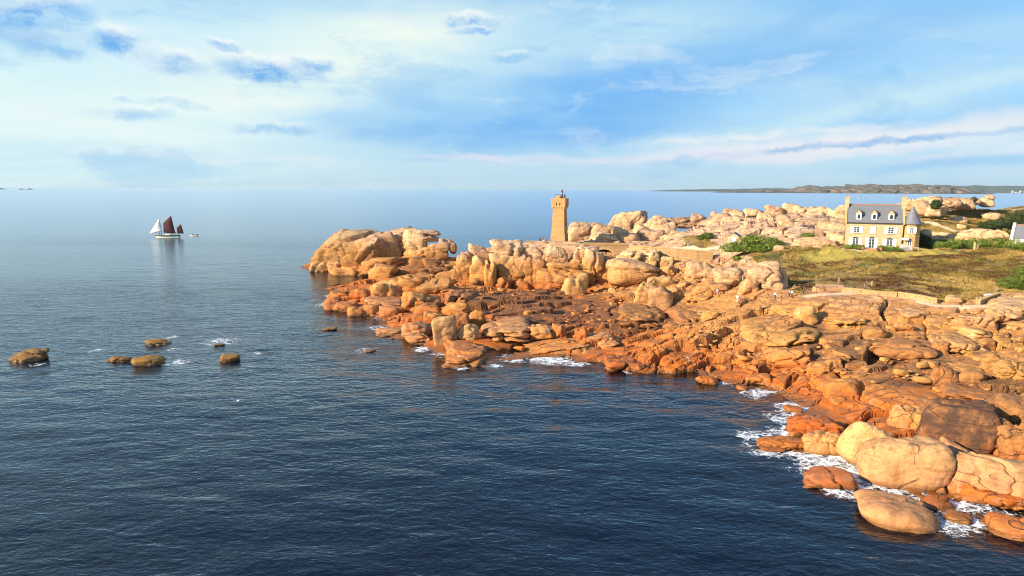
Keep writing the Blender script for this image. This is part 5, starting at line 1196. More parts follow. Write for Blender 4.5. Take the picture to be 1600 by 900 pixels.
window(H_, TX_ - 0.1, 4.3, 5.8, 0.48, y=tf); wd2 = window(H_, TX_ - 0.35, 0.1, 2.4, 0.5, y=tf, sh=False, arch=True, name='turret_door')
mb = MB(); mb.add([(HW - 0.05, tf + 0.1, 3.0), (HW + 1.5, tf + 0.1, 3.0), (HW + 1.5, tf - 1.1, 2.55), (HW - 0.05, tf - 1.1, 2.55), (HW - 0.05, tf + 0.1, 3.08), (HW + 1.5, tf + 0.1, 3.08), (HW + 1.5, tf - 1.1, 2.63), (HW - 0.05, tf - 1.1, 2.63)],
              [(0, 3, 2, 1), (4, 5, 6, 7), (0, 1, 5, 4), (1, 2, 6, 5), (2, 3, 7, 6), (3, 0, 4, 7)]); mb.build('porch_awning', M['white'], H_)
def on_house(x, y, z=0.0): c_, s__ = math.cos(H_.rotation_euler.z), math.sin(H_.rotation_euler.z); return (hp[0] + x * c_ - y * s__, hp[1] + x * s__ + y * c_, hp[2] + z)
bush('hedge', 'low clipped hedge under the house wall by the gable', 'hedge', None, [(-1.2, 0, 0.35, 1.4, 0.6, 0.7), (0.9, 0, 0.35, 1.5, 0.6, 0.75)], 1000, 0.12, M['leaf_bush'], 31, loc=on_house(-4.3, -0.9), stems=2)
bush('hedge', 'low clipped hedge under the house wall by the turret', 'hedge', None, [(-1.6, 0, 0.35, 1.5, 0.6, 0.7), (0.6, 0, 0.3, 1.6, 0.6, 0.65), (2.2, 0, 0.3, 1.2, 0.6, 0.6)], 1300, 0.12, M['leaf_bush'], 32, loc=on_house(3.9, -0.9), stems=3)
bush('hydrangea', 'white flowering hydrangea at the turret door', 'shrub', None, [(-0.6, 0, 0.7, 0.9, 0.6, 0.8), (0.8, 0, 0.6, 1.0, 0.6, 0.7)], 500, 0.15, M['flower'], 33, loc=on_house(HW + 0.9, -1.2), stems=2, fol='blossom')
for x in (-2.2, 2.0):
    pot = empty('flower_pot', on_house(x, -1.5, 0)); tag(pot, 'terracotta flower pot beside the front door of the manor house', 'flower pot', 'pots by the front door')
    MB().lathe([(0.22, -0.1), (0.32, 0.45), (0.36, 0.5)], 10).build('pot', M['terracotta'], pot)
    v_, f_, tn = leaf_cloud([(0, 0, 0.75, 0.35, 0.35, 0.3)], 120, 0.1, 60 + int(x)); link('foliage', mesh_np('foliage', v_, f_, {'tone': tn}, smooth=False), M['leaf_bush'], pot)
bn = empty('garden_bench', on_house(HW + 3.0, -2.2), H_.rotation_euler.z); tag(bn, 'small wooden bench on the gravel before the turret', 'bench')
MB().box(-0.8, 0.8, -0.25, 0.25, 0.42, 0.5).build('seat', M['wood'], bn); MB().box(-0.8, 0.8, 0.2, 0.27, 0.6, 0.95).build('backrest', M['wood'], bn)
for x in (-0.7, 0.7):
    for y in (-0.2, 0.22): MB().box(x - 0.05, x + 0.05, y - 0.05, y + 0.05, -0.3, 0.42 if y < 0 else 0.95).build('leg', M['wood'], bn)
# ------------------------------------------------------------------ little shed and white cottage
sp0 = at_y(1145, 381.5, 197); SH = empty('stone_shed', tuple(sp0), -math.atan2(sp0[0], sp0[1]) - R(12)); tag(SH, 'tiny granite shed with a white door and slate roof below the ridge', 'shed')
mb = MB(); mb.prism([(-1.55, -1.0), (1.55, -1.0), (1.55, 2.2), (0, 3.15), (-1.55, 2.2)], 0, 3.2); mb.build('wall', M['house_wall'], SH)
mb = MB(); mb.prism([(-1.75, 2.12), (0, 3.2), (1.75, 2.12), (1.75, 2.28), (0, 3.36), (-1.75, 2.28)], -0.15, 3.35); mb.build('roof', M['slate'], SH)
d_ = MB().box(-0.25, 0.75, -0.08, 0.02, -0.1, 2.0).build('door', M['white'], SH); MB().box(0.58, 0.66, -0.14, -0.08, 0.9, 1.0).build('door_handle', M['iron'], d_)
cp = at_y(1612, 392, 176); CT_ = empty('white_cottage', tuple(cp), -math.atan2(cp[0], cp[1]) - R(6)); tag(CT_, 'white-gabled cottage with a grey slate roof beside the pines', 'cottage')
mb = MB(); mb.box(-4.6, 6, 0, 6, -2, 3.2); mb.add([(-4.6, 0, 3.2), (-4.6, 6, 3.2), (-4.6, 3, 6.2), (6, 0, 3.2), (6, 6, 3.2), (6, 3, 6.2)], [(0, 1, 2), (3, 5, 4)]); mb.build('wall', M['white'], CT_)
mb = MB(); mb.add([(-4.2, -0.3, 2.95), (6.2, -0.3, 2.95), (6.2, 3, 6.35), (-4.2, 3, 6.35), (-4.2, 6.3, 2.95), (6.2, 6.3, 2.95), (-4.2, -0.3, 3.1), (6.2, -0.3, 3.1), (6.2, 3, 6.5), (-4.2, 3, 6.5), (-4.2, 6.3, 3.1), (6.2, 6.3, 3.1)],
       [(0, 1, 2, 3), (3, 2, 5, 4), (6, 9, 8, 7), (9, 10, 11, 8), (0, 6, 7, 1), (4, 5, 11, 10), (0, 3, 9, 6), (3, 4, 10, 9), (1, 7, 8, 2), (2, 8, 11, 5)]); cr = mb.build('roof', M['slate'], CT_)
MB().box(-4.2, 6.2, 2.9, 3.1, 6.46, 6.6).build('ridge_tiles', M['terracotta'], cr)
mb = MB(); mb.add([(x, y, z) for x in (-4.85, -4.25) for y, z in ((-0.3, 2.5), (-0.3, 3.3), (3, 7.0), (6.3, 3.3), (6.3, 2.5), (3, 5.6))], [(0, 1, 2, 5), (5, 2, 3, 4), (6, 11, 8, 7), (11, 10, 9, 8), (0, 6, 7, 1), (1, 7, 8, 2), (2, 8, 9, 3), (3, 9, 10, 4), (4, 10, 11, 5), (5, 11, 6, 0)]); mb.build('gable_coping', M['white'], CT_)
MB().box(-1.7, -0.9, 2.6, 3.4, 5.9, 9.0).build('chimney', M['tower_trim'], cr)
window(CT_, 0.6, 1.0, 2.3, 0.5)
# ------------------------------------------------------------------ standing stones, posts, sign
for i, (u, v, w_, h_) in enumerate([(1523, 390, 0.30, 1.9), (1527, 390, 0.26, 1.4)]):
    p = np.array(hit(u, v)); co, f = rock_shape(900 + i, 'block', 3, 0); co = co * np.array([w_, w_ * 0.8, h_ * 0.62]); o = link('standing_stone', mesh_np('standing_stone', co, f), M['granite']); o.location = (p[0], p[1], p[2] + h_ * 0.4); o.color = (0, 0.9, 0, 1)
    tag(o, ('tall', 'short')[i] + ' upright stone of the pair before the green hedge', 'stone')
for i, (u, v, lb) in enumerate([(1526, 474, 'wooden gate post at the lower end of the slanting wall'), (1532, 473, 'wooden gate post beside the first one'), (1557, 456, 'wooden marker post in the heath below the bright bush'), (1362, 449, 'wooden marker post above the coast path wall'), (1310, 446, 'wooden marker post at the end of the coast path wall')]):
    p = hit(u, v); o = MB().box(-0.12, 0.12, -0.12, 0.12, -0.4, 1.1).add([(-0.12, -0.12, 1.1), (0.12, -0.12, 1.1), (0.12, 0.12, 1.1), (-0.12, 0.12, 1.1), (0, 0, 1.25)], [(0, 1, 4), (1, 2, 4), (2, 3, 4), (3, 0, 4)]).build('wooden_post', M['wood']); o.location = (p[0], p[1], ground_pt(p[0], p[1])); tag(o, lb, 'post')
p = hit(1544, 468); e = empty('information_board', (p[0], p[1], ground_pt(p[0], p[1])), 0.3); tag(e, 'white information board on two legs beside the slanting wall', 'board')
mb = MB(); mb.add([(-0.9, -0.3, 0.8), (0.9, -0.3, 0.8), (0.9, 0.3, 1.3), (-0.9, 0.3, 1.3), (-0.9, -0.28, 0.73), (0.9, -0.28, 0.73), (0.9, 0.32, 1.23), (-0.9, 0.32, 1.23)], [(0, 1, 2, 3), (4, 7, 6, 5), (0, 4, 5, 1), (1, 5, 6, 2), (2, 6, 7, 3), (3, 7, 4, 0)]); mb.build('panel', M['white'], e)
for x in (-0.7, 0.7): MB().box(x - 0.06, x + 0.06, -0.06, 0.06, -0.4, 1.0).build('leg', M['wood'], e)

# ------------------------------------------------------------------ people
def skin_mesh(name, joints, edges, mat_=None, sub=2):
    me_ = bpy.data.meshes.new(name); me_.from_pydata([j[:3] for j in joints], edges, [])
    ob = bpy.data.objects.new(name, me_); C.objects.link(ob)
    ob.modifiers.new('s', 'SKIN'); 
    for i, j in enumerate(joints): me_.skin_vertices[0].data[i].radius = (j[3], j[4] if len(j) > 4 else j[3]); me_.skin_vertices[0].data[i].use_root = (i == 0)
    sb = ob.modifiers.new('d', 'SUBSURF'); sb.levels = sub
    dg = bpy.context.evaluated_depsgraph_get(); out = bpy.data.meshes.new_from_object(ob.evaluated_get(dg)); out.name = name
    bpy.data.objects.remove(ob); 
    for p_ in out.polygons: p_.use_smooth = True
    return out
def person_meshes(walk):
    k = 0.24 if walk else 0.04
    # pelvis, spine, chest, neck, head, crown; arms; legs
    J = [(0, 0, 0.95, 0.15, 0.11), (0, 0, 1.15, 0.14, 0.10), (0, 0, 1.38, 0.17, 0.11), (0, -0.01, 1.50, 0.06), (0, -0.02, 1.60, 0.085, 0.095), (0, -0.01, 1.70, 0.075, 0.085),
         (0.19, 0, 1.40, 0.055), (0.26, 0.03 + k * 0.4, 1.13, 0.043), (0.28, -0.06 + k * 0.5, 0.90, 0.033), (0.285, -0.08 + k * 0.5, 0.80, 0.035),
         (-0.19, 0, 1.40, 0.055), (-0.26, 0.03 - k * 0.4, 1.13, 0.043), (-0.28, -0.06 - k * 0.6, 0.90, 0.033), (-0.285, -0.08 - k * 0.6, 0.80, 0.035),
         (0.09, 0, 0.88, 0.09), (0.10, -0.02 - k * 0.5, 0.49, 0.06), (0.10, 0.02 - k, 0.08, 0.042), (0.11, -0.14 - k, 0.035, 0.038),
         (-0.09, 0, 0.88, 0.09), (-0.10, -0.02 + k * 0.3, 0.49, 0.06), (-0.10, 0.03 + k, 0.09, 0.042), (-0.11, -0.12 + k, 0.035, 0.038)]
    E = [(0, 1), (1, 2), (2, 3), (3, 4), (4, 5), (2, 6), (6, 7), (7, 8), (8, 9), (2, 10), (10, 11), (11, 12), (12, 13), (0, 14), (14, 15), (15, 16), (16, 17), (0, 18), (18, 19), (19, 20), (20, 21)]
    body = skin_mesh('body', J, E)
    g = lambda i, r_: J[i][:3] + (J[i][3] * r_, (J[i][4] if len(J[i]) > 4 else J[i][3]) * r_)
    shirt = skin_mesh('jacket', [g(1, 1.16), g(2, 1.14), g(3, 1.1), g(6, 1.3), g(7, 1.35), g(8, 1.3), g(10, 1.3), g(11, 1.35), g(12, 1.3), (0, 0, 0.98, 0.17, 0.135)], [(0, 1), (1, 2), (1, 3), (3, 4), (4, 5), (1, 6), (6, 7), (7, 8), (0, 9)])
    trou = skin_mesh('trousers', [g(0, 1.1), g(14, 1.15), g(15, 1.25), (J[16][0], J[16][1], 0.14, 0.058), g(18, 1.15), g(19, 1.25), (J[20][0], J[20][1], 0.14, 0.058)], [(0, 1), (1, 2), (2, 3), (0, 4), (4, 5), (5, 6)])
    hair = skin_mesh('hair', [(0, 0.02, 1.66, 0.088, 0.095), (0, 0.015, 1.73, 0.07, 0.08), (0, 0.045, 1.58, 0.06)], [(0, 1), (0, 2)])
    return body, shirt, trou, hair
PM = [person_meshes(False), person_meshes(True)]
CLO = {k: simple('cloth_' + k, c, 0.85, 0.12, 8.0) for k, c in dict(black=(0.015, 0.015, 0.02), white=(0.75, 0.74, 0.72), blue=(0.03, 0.09, 0.35), grey=(0.18, 0.18, 0.2), red=(0.4, 0.04, 0.04), tan=(0.5, 0.36, 0.22), navy=(0.02, 0.03, 0.08), pink=(0.6, 0.32, 0.35)).items()}
M['skin'] = simple('skin', (0.50, 0.30, 0.20), 0.6, 0.05); M['hair'] = simple('hair', (0.05, 0.03, 0.02), 0.7, 0.2)
def slot(o, mt):
    if len(o.data.materials) == 0: o.data.materials.append(None)
    o.material_slots[0].link = 'OBJECT'; o.material_slots[0].material = mt
def person(label, u, v, top, bot, walk=1, face=0.0, loc=None):
    p = np.array(hit(u, v)) if loc is None else np.array(loc)
    z = surface_z(p[0], p[1], p[2]) if loc is None else p[2]
    e = empty('person', (p[0], p[1], z), R(face)); tag(e, label, 'person')
    for nm, me_, mt in zip(('body', 'jacket', 'trousers', 'hair'), PM[walk], (M['skin'], CLO[top], CLO[bot], M['hair'])):
        o = link(nm, me_, None, e); slot(o, mt)
bpy.context.view_layer.update()
DG = bpy.context.evaluated_depsgraph_get()
def surface_z(x, y, z0):
    """top of whatever stands there: boulder or ground, not higher than a step above the expected foot"""
    ok_, loc_, *_ = bpy.context.scene.ray_cast(DG, (x, y, z0 + 2.5), (0, 0, -1), distance=12)
    return loc_[2] - 0.03 if ok_ else ground_pt(x, y)
person('person in a white top walking on the terrace path', 1069, 387, 'white', 'tan', 1, 80)
person('person in a blue jacket walking on the terrace path', 1075, 387, 'blue', 'white', 1, 80)
person('person in bright blue climbing below the end of the terrace wall', 1124, 409, 'blue', 'navy', 1, 200)
person('person in tan standing under the great pale boulder', 1160, 456, 'tan', 'tan', 0, 30)
person('person in a white shirt standing on the slope below the square-jawed boulder', 1121, 459, 'white', 'pink', 0, 10)
person('person in white walking on the slabs below the path', 1152, 476, 'white', 'white', 1, 100)
person('person in a white top and blue trousers on the path slabs', 1211, 466, 'white', 'blue', 1, 90)
person('person in a grey jacket with a dark bag side by side on the path', 1233, 464, 'grey', 'navy', 1, 95)
person('person in a white jacket beside the grey-jacketed walker', 1237, 465, 'white', 'black', 1, 95)
person('person dressed all in black standing on the path', 1255, 462, 'black', 'black', 0, 80)
person('person in dark clothes on the pale path before the wall', 1350, 459, 'black', 'grey', 1, 85)
person('person dressed in black standing at the terrace end near the lighthouse', 844, 379, 'black', 'black', 0, 20, loc=at_y(844, 379.6, 221))
person('person in a navy jacket close to the one in black near the lighthouse', 847.5, 379, 'navy', 'grey', 0, -40, loc=at_y(847.5, 379.6, 222))
person('person in red standing just beside the lighthouse', 853, 379, 'red', 'black', 0, 0, loc=at_y(853, 379.6, 222))
# ------------------------------------------------------------------ gulls
def gull(label, loc, rz, fly=False, s=1.0):
    e = empty('gull', loc, rz); tag(e, label, 'gull')
    o = link('body', skin_mesh('gull_body', [(0, 0, 0.20 * s, 0.11 * s, 0.10 * s), (0, -0.16 * s, 0.25 * s, 0.09 * s), (0, -0.27 * s, 0.36 * s, 0.065 * s), (0, -0.37 * s, 0.35 * s, 0.02 * s), (0, 0.2 * s, 0.2 * s, 0.06 * s), (0, 0.4 * s, 0.2 * s, 0.03 * s, 0.015 * s)], [(0, 1), (1, 2), (2, 3), (0, 4), (4, 5)]), M['white'], e)
    for sg in (-1, 1):
        if fly: mb = MB().add([(0, -0.12 * s, 0.26 * s), (sg * 0.4 * s, -0.2 * s, 0.42 * s), (sg * 0.8 * s, 0.05 * s, 0.36 * s), (sg * 0.38 * s, 0.06 * s, 0.38 * s), (0, 0.12 * s, 0.24 * s), (0, 0, 0.23 * s), (sg * 0.4 * s, -0.06 * s, 0.385 * s)], [(0, 1, 3, 4), (1, 2, 3), (0, 5, 6, 1), (5, 4, 3, 6), (1, 6, 2), (6, 3, 2)])
        else: mb = MB().add([(sg * 0.1 * s, -0.14 * s, 0.26 * s), (sg * 0.125 * s, 0.05 * s, 0.29 * s), (sg * 0.05 * s, 0.5 * s, 0.23 * s), (sg * 0.115 * s, 0.05 * s, 0.17 * s), (sg * 0.08 * s, 0.05 * s, 0.23 * s)], [(0, 1, 2), (0, 2, 3), (0, 4, 1), (0, 3, 4), (1, 4, 2), (4, 3, 2)])
        mb.build('wing', CLO['grey'], e)
        if not fly: MB().tube((sg * 0.04 * s, 0, -0.05), (sg * 0.04 * s, 0, 0.13 * s), 0.012 * s).build('leg', M['terracotta'], e)
g_ = at_y(1000.5, 328, 270); zz0 = 18.0
ok_, l_, *_ = bpy.context.scene.ray_cast(DG, (g_[0], g_[1] - 2, 40), (0, 0, -1), distance=40)
gull('white gull perched on top of the giant whaleback boulder', (g_[0], g_[1] - 2, (l_[2] if ok_ else g_[2])), 1.2, s=1.6)
gull('white gull gliding low over the open sea', tuple(at_z(372, 629, 1.2)), 0.8, True, 1.1)

# ------------------------------------------------------------------ boats
bp_ = at_z(262, 371, 0.0); SB = empty('sailing_boat', tuple(bp_), R(6)); tag(SB, 'two-masted sailing boat with dark red sails and a white jib', 'sailboat')
M['hull_w'] = simple('hull_cream', (0.72, 0.70, 0.60), 0.4, 0.05); M['hull_g'] = simple('hull_green', (0.015, 0.10, 0.05), 0.35, 0.1); M['sail_w'] = simple('white_sail', (0.82, 0.80, 0.76), 0.8, 0.04, 0.6); M['spar'] = simple('varnished_spar', (0.42, 0.26, 0.12), 0.5, 0.15); M['spar_w'] = simple('white_spar', (0.75, 0.74, 0.72), 0.5, 0.05); M['deck'] = simple('deck_planks', (0.30, 0.19, 0.11), 0.8, 0.2)
def red_sail():
    mt, t = new_mat('tan_sail'); ps = t.n('ShaderNodeTexCoord').outputs['Object']; n_ = t.noise(ps, 0.5, 4, 0.6)
    sp_ = t.n('ShaderNodeSeparateXYZ'); t.put(sp_.inputs[0], ps); seam = t.ramp(t.math('ABSOLUTE', t.math('SUBTRACT', t.math('FRACT', t.math('MULTIPLY', sp_.outputs[2], 0.9)), 0.5)), 0.42, 0.5)
    c = t.mix(t.ramp(n_, 0.3, 0.7), (0.042, 0.008, 0.013, 1), (0.075, 0.016, 0.017, 1)); finish(t, t.mix(t.math('MULTIPLY', seam, 0.4), c, (0.06, 0.012, 0.018, 1)), 0.85, n_, 0.3, 0.1); return mt
M['sail_r'] = red_sail()
def hull(L, B, F, prof, z0, z1, mat, name, parent, n=14):
    """bow at -x; station curve widens amidships, stern stays full"""
    mb = MB(); rings = []
    for i in range(n + 1):
        s__ = i / n; x = -L / 2 + L * s__; half = B / 2 * (math.sin(min(1, s__ * 1.25 + 0.0) * math.pi / 2) ** 0.7) * (1 - 0.25 * max(0, s__ - 0.7) / 0.3)
        half = max(half, 0.04); sheer = F * (0.25 * (1 - 2 * s__) ** 2)
        rings.append([(x, -half, z1 + sheer), (x, -half * 0.88, (z0 + z1) / 2), (x, -half * 0.55, z0), (x, half * 0.55, z0), (x, half * 0.88, (z0 + z1) / 2), (x, half, z1 + sheer)])
    V = sum(rings, []); Fs = []
    for i in range(n):
        for j in range(5): Fs.append((i * 6 + j, i * 6 + j + 1, (i + 1) * 6 + j + 1, (i + 1) * 6 + j))
        Fs.append((i * 6 + 5, i * 6, (i + 1) * 6, (i + 1) * 6 + 5))
    Fs.append(tuple(range(5, -1, -1))); Fs.append(tuple(n * 6 + j for j in range(6)))
    mb.add(V, Fs); return mb.build(name, mat, parent, smooth=False)
hull(13.6, 3.8, 1.2, None, -0.9, 0.55, M['hull_w'], 'lower_hull', SB)
hull(13.9, 3.95, 1.6, None, 0.5, 1.25, M['hull_g'], 'topsides', SB)
MB().box(-5.4, 6.3, -1.15, 1.15, 1.2, 1.36).build('deck', M['deck'], SB)
MB().box(-1.2, 1.6, -0.8, 0.8, 1.36, 2.0).build('cabin', M['hull_w'], SB, bevel=0.08)
mb = MB()
for x in np.arange(-5.8, 6.4, 1.2): mb.tube((x, -1.55, 1.4), (x, -1.55, 2.1), 0.03).tube((x, 1.55, 1.4), (x, 1.55, 2.1), 0.03)
mb.tube((-6, -1.55, 2.1), (6.3, -1.55, 2.1), 0.03).tube((-6, 1.55, 2.1), (6.3, 1.55, 2.1), 0.03); mb.build('guard_rail', M['spar_w'], SB)
mb = MB().tube((-2.1, 0, 1.2), (-2.3, 0, 15.2), 0.14, 0.07); mb.build('main_mast', M['spar_w'], SB)
MB().tube((5.6, 0, 1.2), (5.5, 0, 8.4), 0.10, 0.05).build('mizzen_mast', M['spar_w'], SB)
MB().tube((-6.2, 0, 1.7), (-10.4, 0, 2.3), 0.10, 0.06).build('bowsprit', M['spar'], SB)
def sail(pts, bulge, mat, name, thick=0.03):
    """four corners (tack, clew, peak, throat) as a curved cloth with thickness"""
    n_ = 8; V = []
    for side in (0, 1):
        for i in range(n_ + 1):
            for j in range(n_ + 1):
                a, b = i / n_, j / n_
                q_ = (1 - a) * (1 - b) * np.array(pts[0]) + a * (1 - b) * np.array(pts[1]) + a * b * np.array(pts[2]) + (1 - a) * b * np.array(pts[3])
                V.append((q_[0], q_[1] + bulge * math.sin(math.pi * a) * math.sin(math.pi * min(1, b * 0.8 + 0.12)) + side * thick, q_[2]))
    k = (n_ + 1) ** 2; Fs = []
    for i in range(n_):
        for j in range(n_):
            a = i * (n_ + 1) + j; Fs.append((a, a + 1, a + n_ + 2, a + n_ + 1)); Fs.append((k + a, k + a + n_ + 1, k + a + n_ + 2, k + a + 1))
    for i in range(n_):
        for a, b in ((i, i + 1), (i * (n_ + 1), (i + 1) * (n_ + 1)), (n_ * (n_ + 1) + i, n_ * (n_ + 1) + i + 1), (i * (n_ + 1) + n_, (i + 1) * (n_ + 1) + n_)): Fs.append((a, b, k + b, k + a))
    return MB().add(V, Fs).build(name, mat, SB, smooth=True)
sail([(-1.9, 0, 2.9), (5.0, -1.2, 2.7), (3.3, -1.5, 13.2), (-2.0, 0, 8.6)], -0.9, M['sail_r'], 'main_sail')
sail([(5.8, 0, 2.4), (9.7, -0.6, 2.4), (8.3, -0.7, 8.2), (5.7, 0, 5.6)], -0.4, M['sail_r'], 'mizzen_sail')
sail([(-10.3, 0, 2.4), (-2.6, -1.0, 3.4), (-3.9, -0.2, 11.2), (-4.2, -0.1, 11.3)], -0.8, M['sail_w'], 'jib')
MB().tube((-1.9, 0, 2.8), (5.1, -1.2, 2.6), 0.08).build('boom', M['spar'], SB); MB().tube((-2.1, 0, 8.6), (3.5, -1.5, 13.4), 0.08).build('gaff', M['spar'], SB)
MB().tube((5.8, 0, 2.3), (9.8, -0.6, 2.3), 0.06).build('mizzen_boom', M['spar'], SB); MB().tube((5.6, 0, 5.6), (8.4, -0.7, 8.3), 0.05).build('mizzen_gaff', M['spar'], SB)
mb = MB(); mb.tube((-10.3, 0, 2.3), (-2.3, 0, 14.6), 0.02, n=3).tube((-2.2, 0, 12), (-1.5, 1.7, 1.6), 0.02, n=3).tube((-2.2, 0, 12), (-1.5, -1.7, 1.6), 0.02, n=3).tube((-2.3, 0, 14.6), (5.5, 0, 8.2), 0.02, n=3); mb.build('rigging', M['iron'], SB)
for i, x in enumerate((-4.4, -3.4, 2.2, 3.0, 3.9, 4.7)):
    for nm, me_, mt in zip(('body', 'jacket', 'trousers', 'hair'), PM[0], (M['skin'], CLO[('navy', 'red', 'black', 'navy', 'grey', 'black')[i]], CLO['black'], M['hair'])):
        if nm == 'body':
            w0 = on = SB.matrix_world
            a6 = R(6); yy = -0.6 + 0.4 * (i % 3); pe = empty('person', (bp_[0] + x * math.cos(a6) - yy * math.sin(a6), bp_[1] + x * math.sin(a6) + yy * math.cos(a6), bp_[2] + 1.33), 1.1 * i)
            tag(pe, 'sailor in a ' + ('navy', 'red', 'black', 'navy', 'grey', 'black')[i] + ' jacket ' + ('at the foredeck of the sailing boat', 'by the main mast of the sailing boat', 'under the boom of the sailing boat', 'amidships behind the boom on the sailing boat', 'near the helm of the sailing boat', 'by the mizzen mast of the sailing boat')[i], 'person')
        slot(link(nm, me_, None, pe), mt)
dp_ = at_z(303, 368.5, 0.0); DG_ = empty('dinghy', tuple(dp_), R(8)); tag(DG_, 'small white motor dinghy following behind the sailing boat', 'dinghy')
def small_hull(parent, L, mat):
    mb = MB(); n_ = 8; rings = []
    for i in range(n_ + 1):
        s__ = i / n_; hf = max(0.03, L * 0.19 * math.sin(min(1, s__ * 1.4) * math.pi / 2)); rings.append([(-L / 2 + L * s__, -hf, 0.5), (-L / 2 + L * s__, -hf * 0.7, -0.2), (-L / 2 + L * s__, hf * 0.7, -0.2), (-L / 2 + L * s__, hf, 0.5)])
    Fs = [(i * 4 + j, i * 4 + (j + 1) % 4, (i + 1) * 4 + (j + 1) % 4, (i + 1) * 4 + j) for i in range(n_) for j in range(4)] + [(3, 2, 1, 0), tuple(n_ * 4 + j for j in range(4))]
    mb.add(sum(rings, []), Fs).build('hull', mat, parent)
small_hull(DG_, 4.6, M['hull_w']); MB().box(1.9, 2.5, -0.25, 0.25, 0.2, 1.0).build('outboard_motor', M['iron'], DG_, bevel=0.05); MB().box(0.0, 0.5, -0.6, 0.6, 0.5, 0.65).build('thwart', M['wood'], DG_); MB().box(-0.9, -0.2, -0.4, 0.4, 0.5, 1.1).build('console', M['iron'], DG_)
far_s = at_z(587, 295.6, 0.0)
fd = 5200.0; fq_ = ray_dir(587, 300); fx = fq_[0] / fq_[1] * fd
FS = empty('far_sailboat', (fx, fd, 0)); tag(FS, 'tiny sailing yacht on the horizon', 'sailboat')
small_hull(FS, 12, M['hull_w']); MB().tube((0, 0, 0), (0, 0, 22), 0.25).build('mast', M['spar_w'], FS); MB().add([(0.2, 0, 2), (6, 0, 2), (0.2, 0, 21), (0.2, 0.2, 2), (6, 0.2, 2), (0.2, 0.2, 21)], [(0, 1, 2), (3, 5, 4), (0, 3, 4, 1), (1, 4, 5, 2), (2, 5, 3, 0)]).build('sail', M['sail_w'], FS)
for i, (u, v) in enumerate([(1340, 306.5), (1350, 306), (1303, 304)]):
    q_ = ray_dir(u, 300); yd = 2500.0 + 200 * i; e = empty('fishing_boat', (q_[0] / q_[1] * yd, yd, 0), 0.3 * i); tag(e, 'small dark fishing boat lying off the island', 'boat', 'fishing boats off the island')
    small_hull(e, 14, M['iron']); MB().box(0.5, 4, -1.2, 1.2, 0.4, 3.4).build('wheelhouse', M['hull_w'], e); MB().tube((-1, 0, 0.4), (-1, 0, 6), 0.15).build('mast', M['iron'], e)

# ------------------------------------------------------------------ islands and far coast
def far_land(name, label, Y, prof, depth, mat, seed, base_v=None, cat='island', kind=None):
    """prof: (u, height in photo pixels above the waterline); a ridge with real breadth and slopes"""
    k = Y / FPX; us = np.array([p_[0] for p_ in prof], float); hs = np.array([p_[1] for p_ in prof], float) * k
    xs_ = (np.linspace(us[0], us[-1], 220) - 800) * k; n_ = len(xs_); hx = np.interp(xs_, (us - 800) * k, hs)
    hx = hx * (1 + 0.05 * fbm2(xs_ / (26 * k), np.full(n_, 3.3), seed, 4))
    rows = np.linspace(-1, 1, 25); V = []
    for rw in rows:
        prof_ = (1 - np.abs(rw) ** 1.6) ** 0.9; nn_ = fbm2(xs_ / (9 * k), np.full(n_, rw * 3.0), seed + 5, 4)
        zt = hx * prof_ * (1 + 0.14 * nn_ * min(1, 2.5 * (1 - abs(rw)))) - 3.0
        V.append(np.c_[xs_, np.full(n_, Y + rw * depth / 2) + 0.1 * depth * nn_, zt])
    ii_ = np.arange(25 * n_).reshape(25, n_)
    f_ = np.stack([ii_[:-1, :-1].ravel(), ii_[:-1, 1:].ravel(), ii_[1:, 1:].ravel(), ii_[1:, :-1].ravel()], 1)
    o = link(name, mesh_np(name, np.concatenate(V), f_), mat); 
    return tag(o, label if kind is None else None, cat if kind is None else None, kind=kind)
def isl_mat():
    mt, t = new_mat('island_heath'); ps = t.n('ShaderNodeNewGeometry').outputs['Position']
    n_ = t.noise(ps, 0.012, 6, 0.65); n2_ = t.noise(ps, 0.05, 5, 0.65)
    sp_ = t.n('ShaderNodeSeparateXYZ'); t.put(sp_.inputs[0], ps)
    c = t.mix(t.ramp(n_, 0.4, 0.62), (0.060, 0.062, 0.035, 1), (0.21, 0.135, 0.085, 1)); c = t.mix(t.math('MULTIPLY', t.ramp(n2_, 0.58, 0.7), 0.6), c, (0.36, 0.24, 0.15, 1))
    c = t.mix(t.ramp(sp_.outputs[2], 12.0, 3.0), c, (0.06, 0.045, 0.035, 1)); finish(t, c, 0.9, n2_, 0.6, 6.0); return mt
M['island'] = isl_mat(); M['far_wood'] = simple('far_woodland', (0.05, 0.07, 0.035), 0.9, 0.4, 0.004)
far_land('island', 'long hilly heath-covered island lying along the horizon', 9000, [(1172, 0.8), (1200, 2.2), (1228, 3), (1243, 9), (1262, 12), (1285, 9.5), (1330, 12.5), (1370, 13), (1400, 12.5), (1428, 15), (1450, 12.5), (1478, 12.8), (1492, 9), (1503, 4), (1520, 1.2)], 1000, M['island'], 201)
far_land('island', 'low dark rocky islet off the tip of the long island', 8700, [(1110, 0.5), (1125, 2.0), (1145, 2.4), (1160, 4.0), (1170, 2.0), (1182, 5.0), (1205, 5.5), (1222, 3.5), (1232, 0.8)], 420, M['island'], 202)
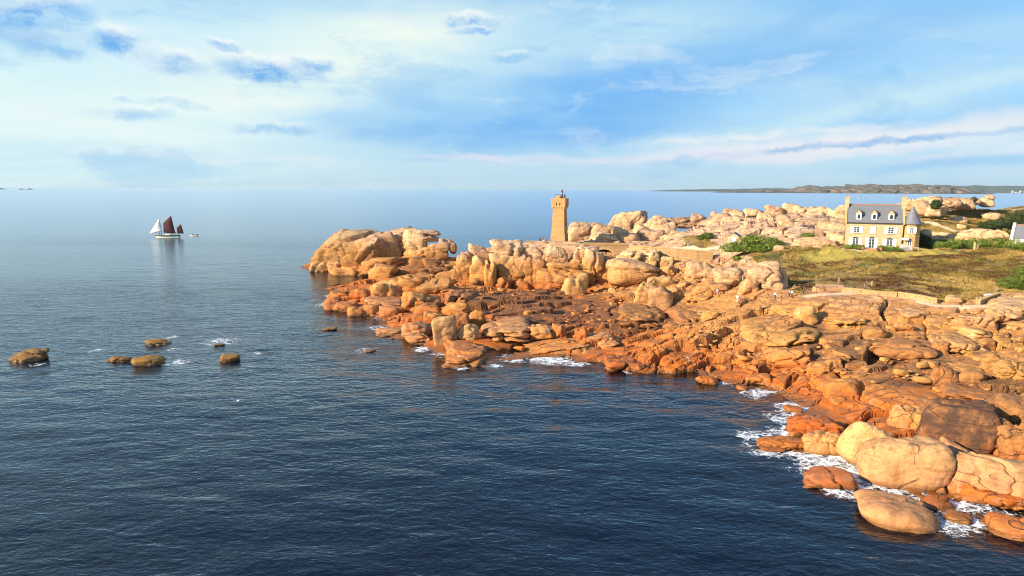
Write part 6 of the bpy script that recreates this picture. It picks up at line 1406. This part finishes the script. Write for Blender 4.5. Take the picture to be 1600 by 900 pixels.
far_land('far_coast', None, 15000, [(1020, 1.0), (1060, 3.0), (1150, 4.5), (1260, 6.0), (1380, 8), (1480, 10), (1530, 11), (1640, 10.5), (1760, 10), (1900, 8)], 2500, M['far_wood'], 203, kind='structure')
for i, (u, w_) in enumerate([(8, 9), (40, 4), (53, 6)]):
    far_land('reef', 'dark low reef breaking the horizon of the open sea', 6500, [(u - w_, 0.3), (u - w_ / 2, 1.4), (u, 2.2), (u + w_ / 2, 1.2), (u + w_, 0.3)], 60, simple('reef_rock', (0.05, 0.045, 0.04), 0.9) if i == 0 else bpy.data.materials['reef_rock'], 210 + i, cat='reef')['group'] = 'reefs on the horizon'
r = np.random.default_rng(8)
M['town'] = simple('far_render_wall', (0.75, 0.72, 0.68), 0.8, 0.1, 0.02)
for i in range(46):
    u = r.uniform(1528, 1630); Yb = 14000 + r.uniform(0, 160); x = (u - 800) / FPX * Yb
    w_, d_, h__ = r.uniform(18, 46), 16, r.uniform(9, 18)
    mb = MB().box(-w_ / 2, w_ / 2, 0, d_, -4, h__); wl = empty('far_house', (x, Yb - 700, r.uniform(4, 40))); tag(wl, 'tiny pale house of the town on the far coast', 'house', 'houses of the far town')
    mb.build('wall', M['town'], wl); MB().prism([(-w_ / 2 - 0.5, h__), (w_ / 2 + 0.5, h__), (w_ / 2 - 2, h__ + 5), (-w_ / 2 + 2, h__ + 5)], -0.3, d_ + 0.3).build('roof', M['slate'], wl)
# ------------------------------------------------------------------ sea haze
mb = MB().box(-24500, 24500, -24500, 24500, -10.6, 190.0); hz = mb.build('haze', None); tag(hz, kind='stuff')
mt, t = new_mat('sea_haze'); pv = t.n('ShaderNodeVolumePrincipled'); pv.inputs['Color'].default_value = (0.80, 0.94, 1.0, 1); pv.inputs['Density'].default_value = 2.2e-5; pv.inputs['Anisotropy'].default_value = 0.2
mo = t.n('ShaderNodeOutputMaterial'); t.L.new(pv.outputs[0], mo.inputs['Volume']); hz.data.materials.append(mt); mt.cycles.homogeneous_volume = True if hasattr(mt.cycles, 'homogeneous_volume') else True
